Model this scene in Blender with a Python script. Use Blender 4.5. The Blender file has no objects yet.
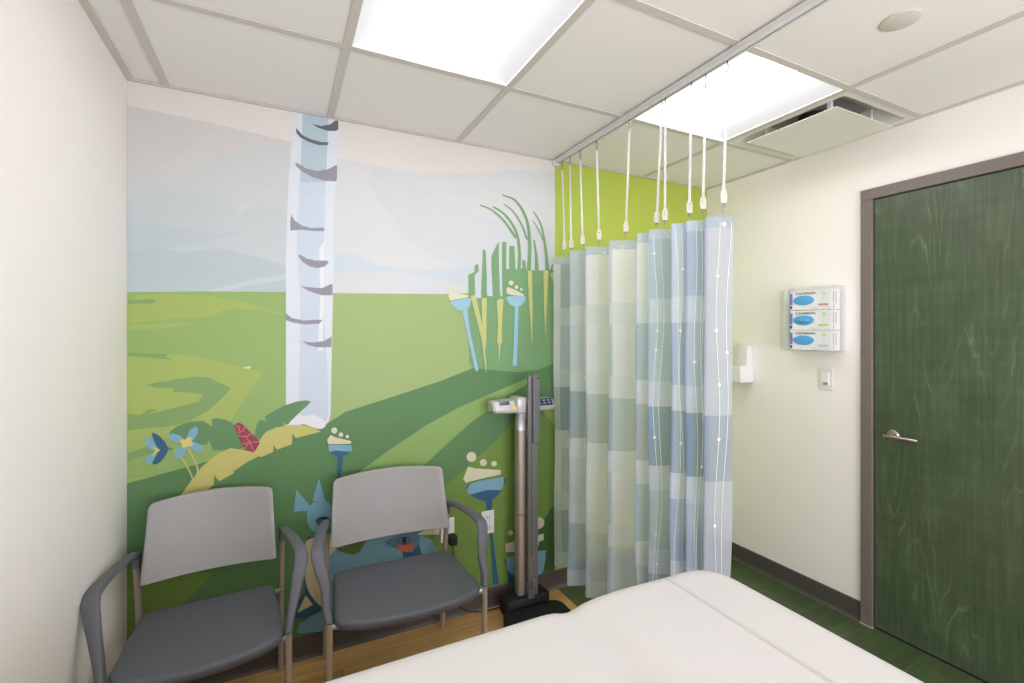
import bpy, bmesh, math, random
from mathutils import Vector, Matrix
random.seed(7)
PI = math.pi
COL = bpy.context.scene.collection

# ------------------------------------------------------------------ room numbers (metres)
XL, XR = -0.53, 2.598          # left and right wall
YB, YF = 2.2755, -1.7          # mural wall, wall behind the photographer
ZC = 2.4161                    # ceiling
XT = 1.389                     # edge of mural, curtain track, change of floor
GX = [-0.4075 + 0.6096*k for k in range(5)]
GY = [1.682, 1.083, 0.4734, -0.1362, -0.7458, -1.3554]

# ------------------------------------------------------------------ helpers
def lin(c):
    return tuple((v/12.92 if v <= .04045 else ((v+.055)/1.055)**2.4) for v in (x/255 for x in c)) + (1,)

MATS = {}
def mat(name, rgb, rough=.5, metal=0, noise=0, nscale=40, bump=0, spec=.5, trans=0, stretch=(1,1,1), ior=1.45, coat=0):
    if name in MATS: return MATS[name]
    m = bpy.data.materials.new(name); m.use_nodes = True
    nt = m.node_tree; b = nt.nodes['Principled BSDF']
    b.inputs['Base Color'].default_value = lin(rgb)
    b.inputs['Roughness'].default_value = rough
    b.inputs['Metallic'].default_value = metal
    b.inputs['Specular IOR Level'].default_value = spec
    b.inputs['Transmission Weight'].default_value = trans
    b.inputs['IOR'].default_value = ior
    b.inputs['Coat Weight'].default_value = coat
    tc = nt.nodes.new('ShaderNodeTexCoord'); mp = nt.nodes.new('ShaderNodeMapping')
    mp.inputs['Scale'].default_value = stretch
    nt.links.new(tc.outputs['Object'], mp.inputs['Vector'])
    nz = nt.nodes.new('ShaderNodeTexNoise'); nz.inputs['Scale'].default_value = nscale; nz.inputs['Detail'].default_value = 3
    nt.links.new(mp.outputs[0], nz.inputs['Vector'])
    if noise:
        mx = nt.nodes.new('ShaderNodeMix'); mx.data_type = 'RGBA'
        c = lin(rgb)
        mx.inputs[6].default_value = tuple(v*(1-noise) for v in c[:3])+(1,)
        mx.inputs[7].default_value = tuple(min(1, v*(1+noise)) for v in c[:3])+(1,)
        nt.links.new(nz.outputs['Fac'], mx.inputs[0]); nt.links.new(mx.outputs[2], b.inputs['Base Color'])
    if bump:
        bp = nt.nodes.new('ShaderNodeBump'); bp.inputs['Strength'].default_value = bump; bp.inputs['Distance'].default_value = .002
        nt.links.new(nz.outputs['Fac'], bp.inputs['Height']); nt.links.new(bp.outputs[0], b.inputs['Normal'])
    MATS[name] = m
    return m

def obj(name, bm, m, parent=None, smooth=False, auto=None, label=None):
    bmesh.ops.recalc_face_normals(bm, faces=bm.faces) if smooth is not None and not getattr(bm, 'keep', False) else None
    me = bpy.data.meshes.new(name); bm.to_mesh(me); bm.free()
    o = bpy.data.objects.new(name, me); COL.objects.link(o)
    for x in (m if isinstance(m, (list, tuple)) else [m]): me.materials.append(x)
    if smooth:
        for p in me.polygons: p.use_smooth = True
        try: me.set_sharp_from_angle(angle=math.radians(auto or 35))
        except Exception: pass
    if parent: o.parent = parent
    if label: o['label'] = label
    return o

def tag(o, label, cat, group=None, kind=None):
    o['label'] = label; o['category'] = cat
    if group: o['group'] = group
    if kind: o['kind'] = kind
    return o

def thing(name, label, cat, loc=(0,0,0), rz=0, group=None, kind=None):
    o = bpy.data.objects.new(name, None); COL.objects.link(o); o.empty_display_size = .05
    o.location = loc; o.rotation_euler = (0,0,rz)
    return tag(o, label, cat, group, kind)

def box(bm, x0, x1, y0, y1, z0, z1, bev=0, seg=2, mi=0):
    vs = [bm.verts.new((x,y,z)) for x in (x0,x1) for y in (y0,y1) for z in (z0,z1)]
    F = [(0,1,3,2),(4,6,7,5),(0,4,5,1),(2,3,7,6),(0,2,6,4),(1,5,7,3)]
    fs = [bm.faces.new([vs[i] for i in f]) for f in F]
    for f in fs: f.material_index = mi
    if bev:
        es = {e for f in fs for e in f.edges}
        r = bmesh.ops.bevel(bm, geom=list(es), offset=bev, segments=seg, profile=.5, affect='EDGES')
        for f in r['faces']: f.material_index = mi
    return bm

def B(*a, **k): return box(bmesh.new(), *a, **k)

def frame_of(t, up=Vector((0,0,1))):
    t = t.normalized()
    if abs(t.dot(up)) > .98: up = Vector((1,0,0))
    a = t.cross(up).normalized(); return a, a.cross(t).normalized()

def smooth_path(pts, n=6):
    P = [Vector(p) for p in pts]; P = [2*P[0]-P[1]] + P + [2*P[-1]-P[-2]]; out = []
    for i in range(1, len(P)-2):
        p0,p1,p2,p3 = P[i-1:i+3]
        for k in range(n):
            t = k/n
            out.append(.5*((2*p1)+(-p0+p2)*t+(2*p0-5*p1+4*p2-p3)*t*t+(-p0+3*p1-3*p2+p3)*t**3))
    out.append(P[-2]); return out

def tube(bm, pts, r, n=12, smooth=0, mi=0, rx=None):
    P = smooth_path(pts, smooth) if smooth else [Vector(p) for p in pts]
    rings = []
    for i, p in enumerate(P):
        t = P[min(i+1, len(P)-1)] - P[max(i-1, 0)]
        a, b = frame_of(t)
        ri = r[i*(len(r)-1)//(len(P)-1)] if isinstance(r, (list, tuple)) else r
        rings.append([bm.verts.new(p + a*math.cos(q)*ri + b*math.sin(q)*(rx or ri)) for q in (2*PI*k/n for k in range(n))])
    for a, b in zip(rings, rings[1:]):
        for k in range(n):
            bm.faces.new((a[k], a[(k+1)%n], b[(k+1)%n], b[k])).material_index = mi
    bm.faces.new(rings[0][::-1]).material_index = mi; bm.faces.new(rings[-1]).material_index = mi
    return bm

def cyl(bm, c, axis, r, h, n=24, mi=0, bev=0):
    c = Vector(c); ax = Vector(axis).normalized()
    if bev: return lathe(bm, c, ax, [(0,0),(r-bev,0),(r,bev),(r,h-bev),(r-bev,h),(0,h)], n, mi)
    return lathe(bm, c, ax, [(0,0),(r,0),(r,h),(0,h)], n, mi)

def lathe(bm, c, ax, prof, n=24, mi=0):
    c = Vector(c); ax = Vector(ax).normalized(); a, b = frame_of(ax)
    rings = []
    for r, h in prof:
        if r < 1e-6: rings.append([bm.verts.new(c+ax*h)])
        else: rings.append([bm.verts.new(c+ax*h+a*r*math.cos(2*PI*k/n)+b*r*math.sin(2*PI*k/n)) for k in range(n)])
    for p, q in zip(rings, rings[1:]):
        for k in range(n):
            k2 = (k+1)%n
            if len(p) == 1 and len(q) == 1: continue
            if len(p) == 1: f = (p[0], q[k2], q[k])
            elif len(q) == 1: f = (p[k], p[k2], q[0])
            else: f = (p[k], p[k2], q[k2], q[k])
            bm.faces.new(f).material_index = mi
    return bm

def rings_mesh(bm, rings, close_first=True, close_last=True, mi=0):
    R = [[bm.verts.new(p) for p in r] for r in rings]; n = len(R[0])
    for a, b in zip(R, R[1:]):
        for k in range(n): bm.faces.new((a[k], a[(k+1)%n], b[(k+1)%n], b[k])).material_index = mi
    if close_first: bm.faces.new(R[0][::-1]).material_index = mi
    if close_last: bm.faces.new(R[-1]).material_index = mi
    return bm

def rounded(poly, r, n=5):
    """round the corners of a 2-D polygon; r one radius or one per corner"""
    out = []; N = len(poly)
    for i in range(N):
        p = Vector(poly[i]); a = Vector(poly[i-1]); b = Vector(poly[(i+1)%N])
        ri = r[i] if isinstance(r, (list, tuple)) else r
        if ri <= 0: out.append(p); continue
        da, db = (a-p), (b-p); ri = min(ri, da.length*.49, db.length*.49)
        s, e = p+da.normalized()*ri, p+db.normalized()*ri
        for k in range(n+1):
            t = k/n; out.append(s*(1-t)**2 + p*2*t*(1-t) + e*t*t)
    return out

def text(name, body, size, m, parent, origin, xdir, ydir, depth=.0004, label=None, align='LEFT', sx=1):
    cu = bpy.data.curves.new(name, 'FONT'); cu.body = body; cu.size = size; cu.extrude = depth; cu.offset = .0003; cu.align_x = align
    t = bpy.data.objects.new('tmp', cu); COL.objects.link(t)
    bpy.context.view_layer.update()
    me = bpy.data.meshes.new_from_object(t.evaluated_get(bpy.context.evaluated_depsgraph_get()))
    bpy.data.objects.remove(t)
    X, Y = Vector(xdir).normalized(), Vector(ydir).normalized(); Z = X.cross(Y)
    M = Matrix((X*sx, Y, Z)).transposed().to_4x4(); M.translation = Vector(origin)
    me.transform(M); me.name = name
    o = bpy.data.objects.new(name, me); COL.objects.link(o); me.materials.clear(); me.materials.append(m); o.parent = parent
    return o

# ------------------------------------------------------------------ materials
M_WALL = mat('white_wall_paint', (249,244,238), .6, noise=.01, nscale=8, bump=.05)
M_LIME = mat('lime_wall_paint', (172,188,76), .6)
M_TILE = mat('ceiling_tile', (236,233,228), .9, noise=.02, nscale=300, bump=.15)
M_GRID = mat('ceiling_grid_metal', (205,199,190), .5)
M_BASE = mat('taupe_vinyl_base', (84,78,75), .45)
M_FRAME = mat('taupe_door_frame', (120,110,104), .4)
M_WHITEPL = mat('white_plastic', (232,231,228), .35)
M_SHELL = mat('grey_plastic_back', (153,151,149), .42, bump=.03, nscale=600)
M_SEAT = mat('charcoal_vinyl_seat', (92,94,101), .42, bump=.1, nscale=500)
M_ARM = mat('charcoal_plastic_arm', (98,99,106), .45)
M_TUBE = mat('champagne_metal_tube', (192,187,180), .32, metal=.6)
M_STEEL = mat('brushed_steel', (190,186,180), .25, metal=1)
M_ALU = mat('champagne_aluminium', (176,166,154), .45, metal=.6)
M_ALUDK = mat('grey_aluminium_rule', (132,132,130), .4, metal=.6)
M_BLACK = mat('black_rubber', (24,24,25), .6)
M_DARK = mat('dark_slot', (40,40,42), .6)
M_VINYL = mat('white_upholstery', (212,209,207), .5, bump=.04, nscale=900)
M_CHROME = mat('chrome', (150,150,150), .2, metal=1)
M_STRAP = mat('clear_vinyl_strap', (248,248,250), .25, trans=.45)
M_TRACK = mat('satin_aluminium_track', (214,214,214), .45)

def math_node(nt, op, a, b=None, c=None):
    n = nt.nodes.new('ShaderNodeMath'); n.operation = op
    for i, v in enumerate((a, b, c)):
        if v is None: continue
        if isinstance(v, (int, float)): n.inputs[i].default_value = v
        else: nt.links.new(v, n.inputs[i])
    return n.outputs[0]

def ramp(nt, fac, stops):
    r = nt.nodes.new('ShaderNodeValToRGB'); e = r.color_ramp.elements
    while len(e) < len(stops): e.new(.5)
    for el, (p, c) in zip(e, stops): el.position = p; el.color = lin(c)
    nt.links.new(fac, r.inputs[0]); return r.outputs[0]

def plank_mat(name, dark, mid, light, joint, wid, length, rough=.35):
    """planks running along X, wid wide in Y"""
    m = bpy.data.materials.new(name); m.use_nodes = True; nt = m.node_tree; b = nt.nodes['Principled BSDF']
    tc = nt.nodes.new('ShaderNodeTexCoord'); sp = nt.nodes.new('ShaderNodeSeparateXYZ'); nt.links.new(tc.outputs['Object'], sp.inputs[0])
    yy = math_node(nt, 'DIVIDE', math_node(nt, 'ADD', sp.outputs['Y'], .005), wid); row = math_node(nt, 'FLOOR', yy)
    wn = nt.nodes.new('ShaderNodeTexWhiteNoise'); wn.noise_dimensions = '1D'; nt.links.new(row, wn.inputs['W'])
    xx = math_node(nt, 'ADD', math_node(nt, 'DIVIDE', sp.outputs['X'], length), wn.outputs['Value'])
    cell = math_node(nt, 'ADD', math_node(nt, 'MULTIPLY', row, 7.31), math_node(nt, 'FLOOR', xx))
    wn2 = nt.nodes.new('ShaderNodeTexWhiteNoise'); wn2.noise_dimensions = '1D'; nt.links.new(cell, wn2.inputs['W'])
    cmb = nt.nodes.new('ShaderNodeCombineXYZ')
    nt.links.new(math_node(nt, 'MULTIPLY', sp.outputs['X'], 3), cmb.inputs[0])
    nt.links.new(math_node(nt, 'MULTIPLY', sp.outputs['Y'], 60), cmb.inputs[1]); nt.links.new(math_node(nt, 'MULTIPLY', cell, 3.7), cmb.inputs[2])
    nz = nt.nodes.new('ShaderNodeTexNoise'); nz.inputs['Scale'].default_value = 1; nz.inputs['Detail'].default_value = 5; nt.links.new(cmb.outputs[0], nz.inputs['Vector'])
    f = math_node(nt, 'ADD', math_node(nt, 'MULTIPLY', nz.outputs['Fac'], .8), math_node(nt, 'MULTIPLY', math_node(nt, 'SUBTRACT', wn2.outputs['Value'], .35), .25))
    col = ramp(nt, f, [(.2, dark), (.5, mid), (.8, light)])
    fy = math_node(nt, 'FRACT', yy); fx = math_node(nt, 'FRACT', xx)
    jy = math_node(nt, 'LESS_THAN', fy, .0016/wid); jx = math_node(nt, 'LESS_THAN', fx, .0016/length)
    j = math_node(nt, 'MULTIPLY', math_node(nt, 'MAXIMUM', jy, jx), .55)
    mx = nt.nodes.new('ShaderNodeMix'); mx.data_type = 'RGBA'; nt.links.new(j, mx.inputs[0]); nt.links.new(col, mx.inputs[6]); mx.inputs[7].default_value = lin(joint)
    nt.links.new(mx.outputs[2], b.inputs['Base Color']); b.inputs['Roughness'].default_value = rough
    return m
M_WOOD = plank_mat('honey_oak_plank', (172,128,74), (206,162,102), (226,186,128), (140,102,58), .152, 1.2)
M_GREENFL = plank_mat('green_vinyl_plank', (60,76,48), (80,98,62), (102,120,80), (122,138,100), .152, 1.2)

def door_mat():
    m = bpy.data.materials.new('green_stained_maple'); m.use_nodes = True; nt = m.node_tree; b = nt.nodes['Principled BSDF']
    tc = nt.nodes.new('ShaderNodeTexCoord'); sp = nt.nodes.new('ShaderNodeSeparateXYZ'); nt.links.new(tc.outputs['Object'], sp.inputs[0])
    Y, Z = sp.outputs['Y'], sp.outputs['Z']
    def noise(sx, sy, sz, sc, det=4, dist=0):
        mp = nt.nodes.new('ShaderNodeMapping'); mp.inputs['Scale'].default_value = (sx, sy, sz); nt.links.new(tc.outputs['Object'], mp.inputs[0])
        n = nt.nodes.new('ShaderNodeTexNoise'); n.inputs['Scale'].default_value = sc; n.inputs['Detail'].default_value = det; n.inputs['Distortion'].default_value = dist
        nt.links.new(mp.outputs[0], n.inputs['Vector']); return n.outputs['Fac']
    # book-matched leaves 0.17 m wide, flame figure from a parabola bent by noise
    yp = math_node(nt, 'SUBTRACT', math_node(nt, 'PINGPONG', math_node(nt, 'ADD', Y, .055), .085), .0)
    q = math_node(nt, 'DIVIDE', yp, .03); q2 = math_node(nt, 'MULTIPLY', q, q)
    zz = math_node(nt, 'MULTIPLY', Z, 8.5)
    nz = math_node(nt, 'MULTIPLY', noise(1, 5, 1.1, 1.8, 3), 9)
    f = math_node(nt, 'ADD', math_node(nt, 'ADD', math_node(nt, 'MULTIPLY', q2, .55), zz), nz)
    s = math_node(nt, 'ABSOLUTE', math_node(nt, 'SINE', math_node(nt, 'MULTIPLY', f, 1.15)))
    line = math_node(nt, 'POWER', math_node(nt, 'SUBTRACT', 1, s), 9)
    patch = math_node(nt, 'MULTIPLY', math_node(nt, 'MAXIMUM', math_node(nt, 'SUBTRACT', noise(1, 3, 1.2, 2.2, 2), .47), 0), 4.5)
    line = math_node(nt, 'MULTIPLY', line, math_node(nt, 'MULTIPLY', patch, .75))
    grain = noise(10, 90, 3, 1.0, 5); cloud = noise(1, 2.5, 1.5, 3.0, 3); cross = noise(1, 3, 26, 1.0, 3)
    base = math_node(nt, 'ADD', math_node(nt, 'ADD', math_node(nt, 'MULTIPLY', grain, .45), math_node(nt, 'MULTIPLY', cloud, .35)), math_node(nt, 'MULTIPLY', cross, .2))
    col = ramp(nt, base, [(.3, (58,72,50)), (.5, (74,88,64)), (.7, (93,108,80))])
    mx = nt.nodes.new('ShaderNodeMix'); mx.data_type = 'RGBA'; nt.links.new(line, mx.inputs[0]); nt.links.new(col, mx.inputs[6]); mx.inputs[7].default_value = lin((132,150,104))
    nt.links.new(mx.outputs[2], b.inputs['Base Color']); b.inputs['Roughness'].default_value = .34
    return m
M_DOOR = door_mat()

def emis(name, rgb, s):
    m = bpy.data.materials.new(name); m.use_nodes = True; b = m.node_tree.nodes['Principled BSDF']
    b.inputs['Base Color'].default_value = (.8,.8,.8,1); b.inputs['Emission Color'].default_value = lin(rgb); b.inputs['Emission Strength'].default_value = s
    return m
LAMP = 11.0
M_LENS = emis('lit_centre_lens', (250,250,255), 14)
M_WING = emis('lit_side_reflector', (252,250,252), .5); M_WING.node_tree.nodes['Principled BSDF'].inputs['Base Color'].default_value = (.04,.04,.04,1)
_nt = M_WING.node_tree; _tc = _nt.nodes.new('ShaderNodeTexCoord'); _sp = _nt.nodes.new('ShaderNodeSeparateXYZ'); _nt.links.new(_tc.outputs['Object'], _sp.inputs[0])
_u = math_node(_nt, 'SUBTRACT', 1, math_node(_nt, 'DIVIDE', math_node(_nt, 'ABSOLUTE', _sp.outputs['X']), .29))
_nt.links.new(math_node(_nt, 'ADD', math_node(_nt, 'MULTIPLY', math_node(_nt, 'POWER', math_node(_nt, 'MAXIMUM', _u, 0), 2), 3.0), .80), _nt.nodes['Principled BSDF'].inputs['Emission Strength'])

MURAL = [
(1,'haze_a',[(-0.529,2.316),(-0.288,2.304),(0.047,2.277),(0.047,1.562),(-0.529,1.547)]),
(1,'haze_b',[(0.201,2.243),(0.385,2.229),(0.601,2.226),(0.853,2.261),(1.111,2.317),(1.389,2.357),(1.389,2.363),(1.389,1.633),(0.201,1.593)]),
(2,'haze_warm',[(-0.529,2.310),(-0.288,2.295),(-0.245,2.275),(-0.340,2.183),(-0.479,2.027),(-0.529,1.985)]),
(2,'haze_c',[(-0.529,2.044),(-0.391,2.040),(-0.245,2.174),(-0.124,2.233),(0.047,2.270),(0.047,1.562),(-0.529,1.547)]),
(2,'haze_f',[(0.371,2.173),(0.375,2.188),(0.384,2.203),(0.395,2.215),(0.411,2.224),(0.430,2.228),(0.453,2.225),(0.481,2.215),(0.513,2.202),(0.547,2.188),(0.585,2.173),(0.626,2.158),(0.672,2.141),(0.721,2.124),(0.770,2.106),(0.818,2.091),(0.860,2.076),(0.900,2.063),(0.940,2.051),(0.984,2.040),(1.035,2.031),(1.101,2.029),(1.182,2.033),(1.266,2.037),(1.341,2.033),(1.389,2.014),(1.389,1.971),(1.389,1.910),(1.389,1.842),(1.389,1.782),(1.389,1.740),(1.355,1.723),(1.299,1.720),(1.235,1.727),(1.170,1.737),(1.111,1.744),(1.057,1.749),(1.003,1.755),(0.951,1.763),(0.900,1.771),(0.853,1.780),(0.808,1.788),(0.765,1.795),(0.725,1.803),(0.686,1.815),(0.649,1.831),(0.614,1.855),(0.579,1.884),(0.547,1.915),(0.517,1.946),(0.491,1.974),(0.468,1.999),(0.447,2.022),(0.429,2.045),(0.413,2.066),(0.400,2.086),(0.389,2.106),(0.380,2.124),(0.373,2.142),(0.370,2.159)]),
(3,'haze_d',[(-0.529,1.955),(-0.401,2.014),(-0.235,2.005),(-0.101,1.963),(0.047,1.994),(0.047,1.562),(-0.529,1.547)]),
(3,'haze_g',[(0.201,1.791),(0.284,1.819),(0.415,1.760),(0.649,1.751),(0.853,1.788),(1.035,1.757),(1.389,1.740),(1.389,1.613),(0.201,1.579)]),
(4,'haze_e',[(-0.529,1.760),(-0.421,1.774),(-0.360,1.761),(-0.235,1.789),(-0.101,1.767),(0.047,1.724),(0.047,1.562),(-0.529,1.547)]),
(4,'haze_e2',[(-0.529,1.866),(-0.421,1.865),(-0.235,1.846),(-0.101,1.885),(-0.288,1.804),(-0.440,1.767),(-0.529,1.754)]),
(4,'haze_light2',[(0.201,1.710),(0.371,1.732),(0.585,1.732),(0.818,1.679),(0.888,1.649),(0.649,1.636),(0.371,1.621),(0.201,1.615)]),
(5,'haze_light',[(-0.529,1.985),(-0.371,2.110),(-0.411,2.049),(-0.479,1.991),(-0.529,1.952)]),
(5,'haze_light',[(-0.278,1.610),(-0.101,1.669),(0.047,1.704),(0.047,1.677),(-0.124,1.642),(-0.202,1.613)]),
(5,'haze_line',[(-0.202,1.900),(-0.147,1.977),(0.041,2.121),(0.041,2.114),(-0.135,1.959)]),
(6,'green_mid',[(-0.530,1.597),(-0.294,1.609),(0.021,1.619),(0.332,1.621),(0.770,1.637),(0.906,1.647),(1.389,1.666),(1.389,0.098),(-0.530,0.098)]),
(7,'green_light',[(0.201,1.621),(0.517,1.629),(0.878,1.641),(0.878,1.238),(0.517,1.116),(0.201,1.045)]),
(7,'green_yellow',[(-0.527,1.563),(-0.502,1.586),(-0.417,1.594),(-0.300,1.593),(-0.202,1.582),(-0.099,1.560),(0.008,1.522),(0.013,1.517),(-0.082,1.538),(-0.177,1.542),(-0.219,1.535),(-0.223,1.523),(-0.268,1.505),(-0.379,1.497),(-0.527,1.477)]),
(7,'green_yellow',[(-0.527,1.471),(-0.417,1.478),(-0.320,1.482),(-0.347,1.469),(-0.432,1.456),(-0.527,1.450)]),
(7,'green_yellow',[(-0.527,1.353),(-0.454,1.340),(-0.379,1.329),(-0.447,1.346),(-0.394,1.356),(-0.316,1.349),(-0.219,1.319),(-0.143,1.296),(-0.066,1.272),(-0.117,1.188),(-0.194,1.065),(-0.276,1.043),(-0.417,1.019),(-0.527,0.958)]),
(8,'green_soft',[(-0.527,1.570),(-0.484,1.568),(-0.447,1.574),(-0.438,1.565),(-0.454,1.554),(-0.491,1.555),(-0.527,1.549)]),
(8,'cream',[(-0.143,1.294),(-0.113,1.301),(-0.119,1.286)]),
(8,'green_soft',[(-0.473,1.238),(-0.447,1.243),(-0.379,1.254),(-0.316,1.263),(-0.268,1.258),(-0.185,1.211),(-0.214,1.174),(-0.260,1.127),(-0.324,1.088),(-0.355,1.077),(-0.409,1.069),(-0.527,1.066),(-0.527,1.128),(-0.487,1.122),(-0.462,1.143),(-0.432,1.139),(-0.469,1.121),(-0.409,1.135),(-0.300,1.160),(-0.284,1.188),(-0.324,1.199),(-0.386,1.205),(-0.379,1.219),(-0.439,1.224)]),
(8,'green_soft',[(-0.401,1.356),(-0.409,1.343),(-0.382,1.331),(-0.450,1.344),(-0.527,1.351),(-0.527,1.364)]),
(8,'green_soft',[(-0.527,0.977),(-0.463,0.998),(-0.378,0.980),(-0.398,0.970),(-0.463,0.966),(-0.527,0.949)]),
(8,'green_yellow',[(-0.527,0.878),(-0.431,0.877),(-0.463,0.873),(-0.527,0.865)]),
(9,'green_dark',[(-0.530,0.858),(-0.527,0.862),(-0.232,0.922),(-0.071,0.973),(0.077,1.011),(0.180,1.024),(0.265,1.077),(0.479,1.133),(0.718,1.198),(0.895,1.258),(1.109,1.283),(1.389,1.371),(1.389,0.098),(-0.530,0.098)]),
(10,'olive',[(-0.530,0.549),(-0.475,0.528),(-0.252,0.452),(-0.252,0.443),(-0.298,0.403),(-0.359,0.345),(-0.439,0.211),(-0.530,0.098),(-0.530,0.098)]),
(10,'green_streak',[(0.334,0.798),(0.460,0.877),(0.649,0.984),(0.818,1.060),(0.997,1.120),(1.229,1.196),(1.301,1.214),(1.189,1.148),(1.035,1.070),(0.888,0.980),(0.749,0.877),(0.633,0.783),(0.491,0.703),(0.284,0.733)]),
(10,'green_streak2',[(1.270,1.367),(1.374,1.406),(1.374,1.389)]),
(10,'olive',[(0.251,0.348),(0.376,0.442),(0.541,0.545),(0.718,0.649),(0.868,0.754),(1.027,0.871),(1.110,0.951),(1.196,0.982),(1.389,0.986),(1.389,0.469),(1.321,0.403),(1.254,0.305),(1.181,0.140),(1.110,0.098),(0.251,0.098)]),
(11,'green_deep',[(1.389,0.475),(1.321,0.403),(1.284,0.325),(1.254,0.123),(1.240,0.098),(1.389,0.098)]),
(11,'olive_light',[(1.389,0.966),(1.389,0.913),(1.314,0.999),(1.389,1.052)]),
(12,'birch_pale',[(0.048,2.413),(0.236,2.413),(0.234,2.327),(0.230,2.193),(0.217,1.991),(0.217,1.792),(0.203,1.067),(0.194,1.035),(0.180,1.028),(0.021,1.056),(0.021,1.522),(0.019,1.777),(0.031,2.098),(0.043,2.292)]),
(13,'birch_teal',[(0.088,2.413),(0.194,2.413),(0.186,2.186),(0.177,1.987),(0.072,1.975),(0.081,2.235)]),
(14,'birch_blue',[(0.075,2.104),(0.183,2.120),(0.175,1.855),(0.171,1.590),(0.190,1.260),(0.194,1.068),(0.180,1.036),(0.072,1.071),(0.078,1.587),(0.063,1.813)]),
(15,'birch_white',[(0.156,1.820),(0.177,1.855),(0.174,1.591),(0.171,1.360),(0.150,1.360),(0.159,1.590)]),
(15,'birch_white',[(0.074,1.081),(0.077,1.080),(0.079,1.078),(0.081,1.076),(0.084,1.073),(0.088,1.072),(0.096,1.072),(0.105,1.073),(0.115,1.074),(0.126,1.074),(0.135,1.072),(0.145,1.068),(0.155,1.062),(0.165,1.055),(0.173,1.047),(0.179,1.041),(0.182,1.036),(0.184,1.030),(0.183,1.025),(0.182,1.021),(0.179,1.017),(0.176,1.014),(0.171,1.011),(0.165,1.009),(0.158,1.009),(0.150,1.010),(0.140,1.013),(0.127,1.020),(0.114,1.027),(0.102,1.033),(0.092,1.037),(0.085,1.037),(0.079,1.036),(0.074,1.033),(0.069,1.031),(0.064,1.030),(0.057,1.030),(0.049,1.030),(0.041,1.030),(0.034,1.031),(0.029,1.033),(0.025,1.035),(0.022,1.039),(0.020,1.042),(0.020,1.046),(0.022,1.050),(0.026,1.054),(0.034,1.059),(0.042,1.063),(0.050,1.067),(0.057,1.071),(0.061,1.074),(0.065,1.076),(0.068,1.079),(0.071,1.080)]),
(16,'bark_dark',[(0.125,2.372),(0.166,2.370),(0.202,2.385),(0.223,2.406),(0.236,2.409),(0.236,2.370),(0.228,2.360),(0.192,2.353),(0.153,2.359)]),
(16,'bark_dark',[(0.061,2.342),(0.087,2.314),(0.127,2.301),(0.166,2.298),(0.189,2.302),(0.195,2.296),(0.189,2.288),(0.153,2.282),(0.112,2.289),(0.077,2.303),(0.062,2.320)]),
(16,'bark',[(0.060,2.189),(0.070,2.186),(0.102,2.169),(0.146,2.165),(0.192,2.180),(0.231,2.208),(0.230,2.136),(0.223,2.129),(0.178,2.126),(0.127,2.134),(0.084,2.154),(0.058,2.176)]),
(16,'bark',[(0.042,1.959),(0.055,1.934),(0.084,1.914),(0.121,1.907),(0.166,1.914),(0.178,1.909),(0.176,1.899),(0.140,1.895),(0.084,1.896),(0.038,1.888),(0.038,1.925)]),
(16,'bark',[(0.069,1.780),(0.077,1.786),(0.102,1.771),(0.140,1.763),(0.172,1.766),(0.192,1.766),(0.195,1.758),(0.178,1.739),(0.146,1.730),(0.115,1.736),(0.087,1.754)]),
(16,'bark',[(0.077,1.647),(0.115,1.643),(0.166,1.641),(0.211,1.664),(0.212,1.611),(0.166,1.609),(0.115,1.625)]),
(16,'bark',[(0.021,1.525),(0.045,1.505),(0.089,1.495),(0.163,1.500),(0.167,1.494),(0.155,1.482),(0.097,1.477),(0.045,1.486),(0.019,1.496)]),
(16,'bark',[(0.085,1.404),(0.126,1.397),(0.175,1.403),(0.207,1.424),(0.207,1.376),(0.150,1.375),(0.109,1.386)]),
(17,'leaf_dark',[(-0.398,1.043),(-0.374,1.066),(-0.330,1.083),(-0.281,1.081),(-0.251,1.055),(-0.254,1.085),(-0.238,1.089),(-0.202,1.079),(-0.165,1.052),(-0.143,1.024),(-0.143,0.955),(-0.187,0.951),(-0.249,0.958),(-0.263,1.001),(-0.270,0.984),(-0.316,0.989),(-0.357,0.994),(-0.394,1.019)]),
(17,'leaf_dark',[(-0.099,1.001),(-0.093,1.045),(-0.080,1.068),(-0.056,1.062),(-0.061,1.080),(-0.033,1.100),(0.015,1.124),(0.064,1.138),(0.099,1.141),(0.121,1.135),(0.106,1.117),(0.071,1.085),(0.039,1.053),(0.029,1.038),(0.008,1.050),(0.015,1.034),(-0.046,1.011),(-0.080,0.984)]),
(17,'grass',[(0.868,1.739),(0.902,1.755),(0.904,1.787),(0.912,1.798),(0.925,1.795),(0.925,1.761),(0.902,1.737),(0.912,1.623),(0.939,1.629),(0.945,1.780),(0.949,1.877),(0.965,1.874),(0.969,1.782),(0.969,1.634),(1.003,1.633),(0.997,1.784),(0.999,1.849),(1.040,1.927),(1.045,1.627),(1.058,1.628),(1.060,1.787),(1.060,1.925),(1.085,1.928),(1.085,1.784),(1.102,1.782),(1.103,1.908),(1.133,1.909),(1.140,1.792),(1.153,1.774),(1.169,1.786),(1.183,1.795),(1.181,1.838),(1.200,1.836),(1.207,1.785),(1.284,1.786),(1.343,1.790),(1.381,1.797),(1.389,1.794),(1.389,1.271),(1.284,1.235),(1.153,1.226),(0.897,1.258),(0.873,1.286)]),
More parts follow.
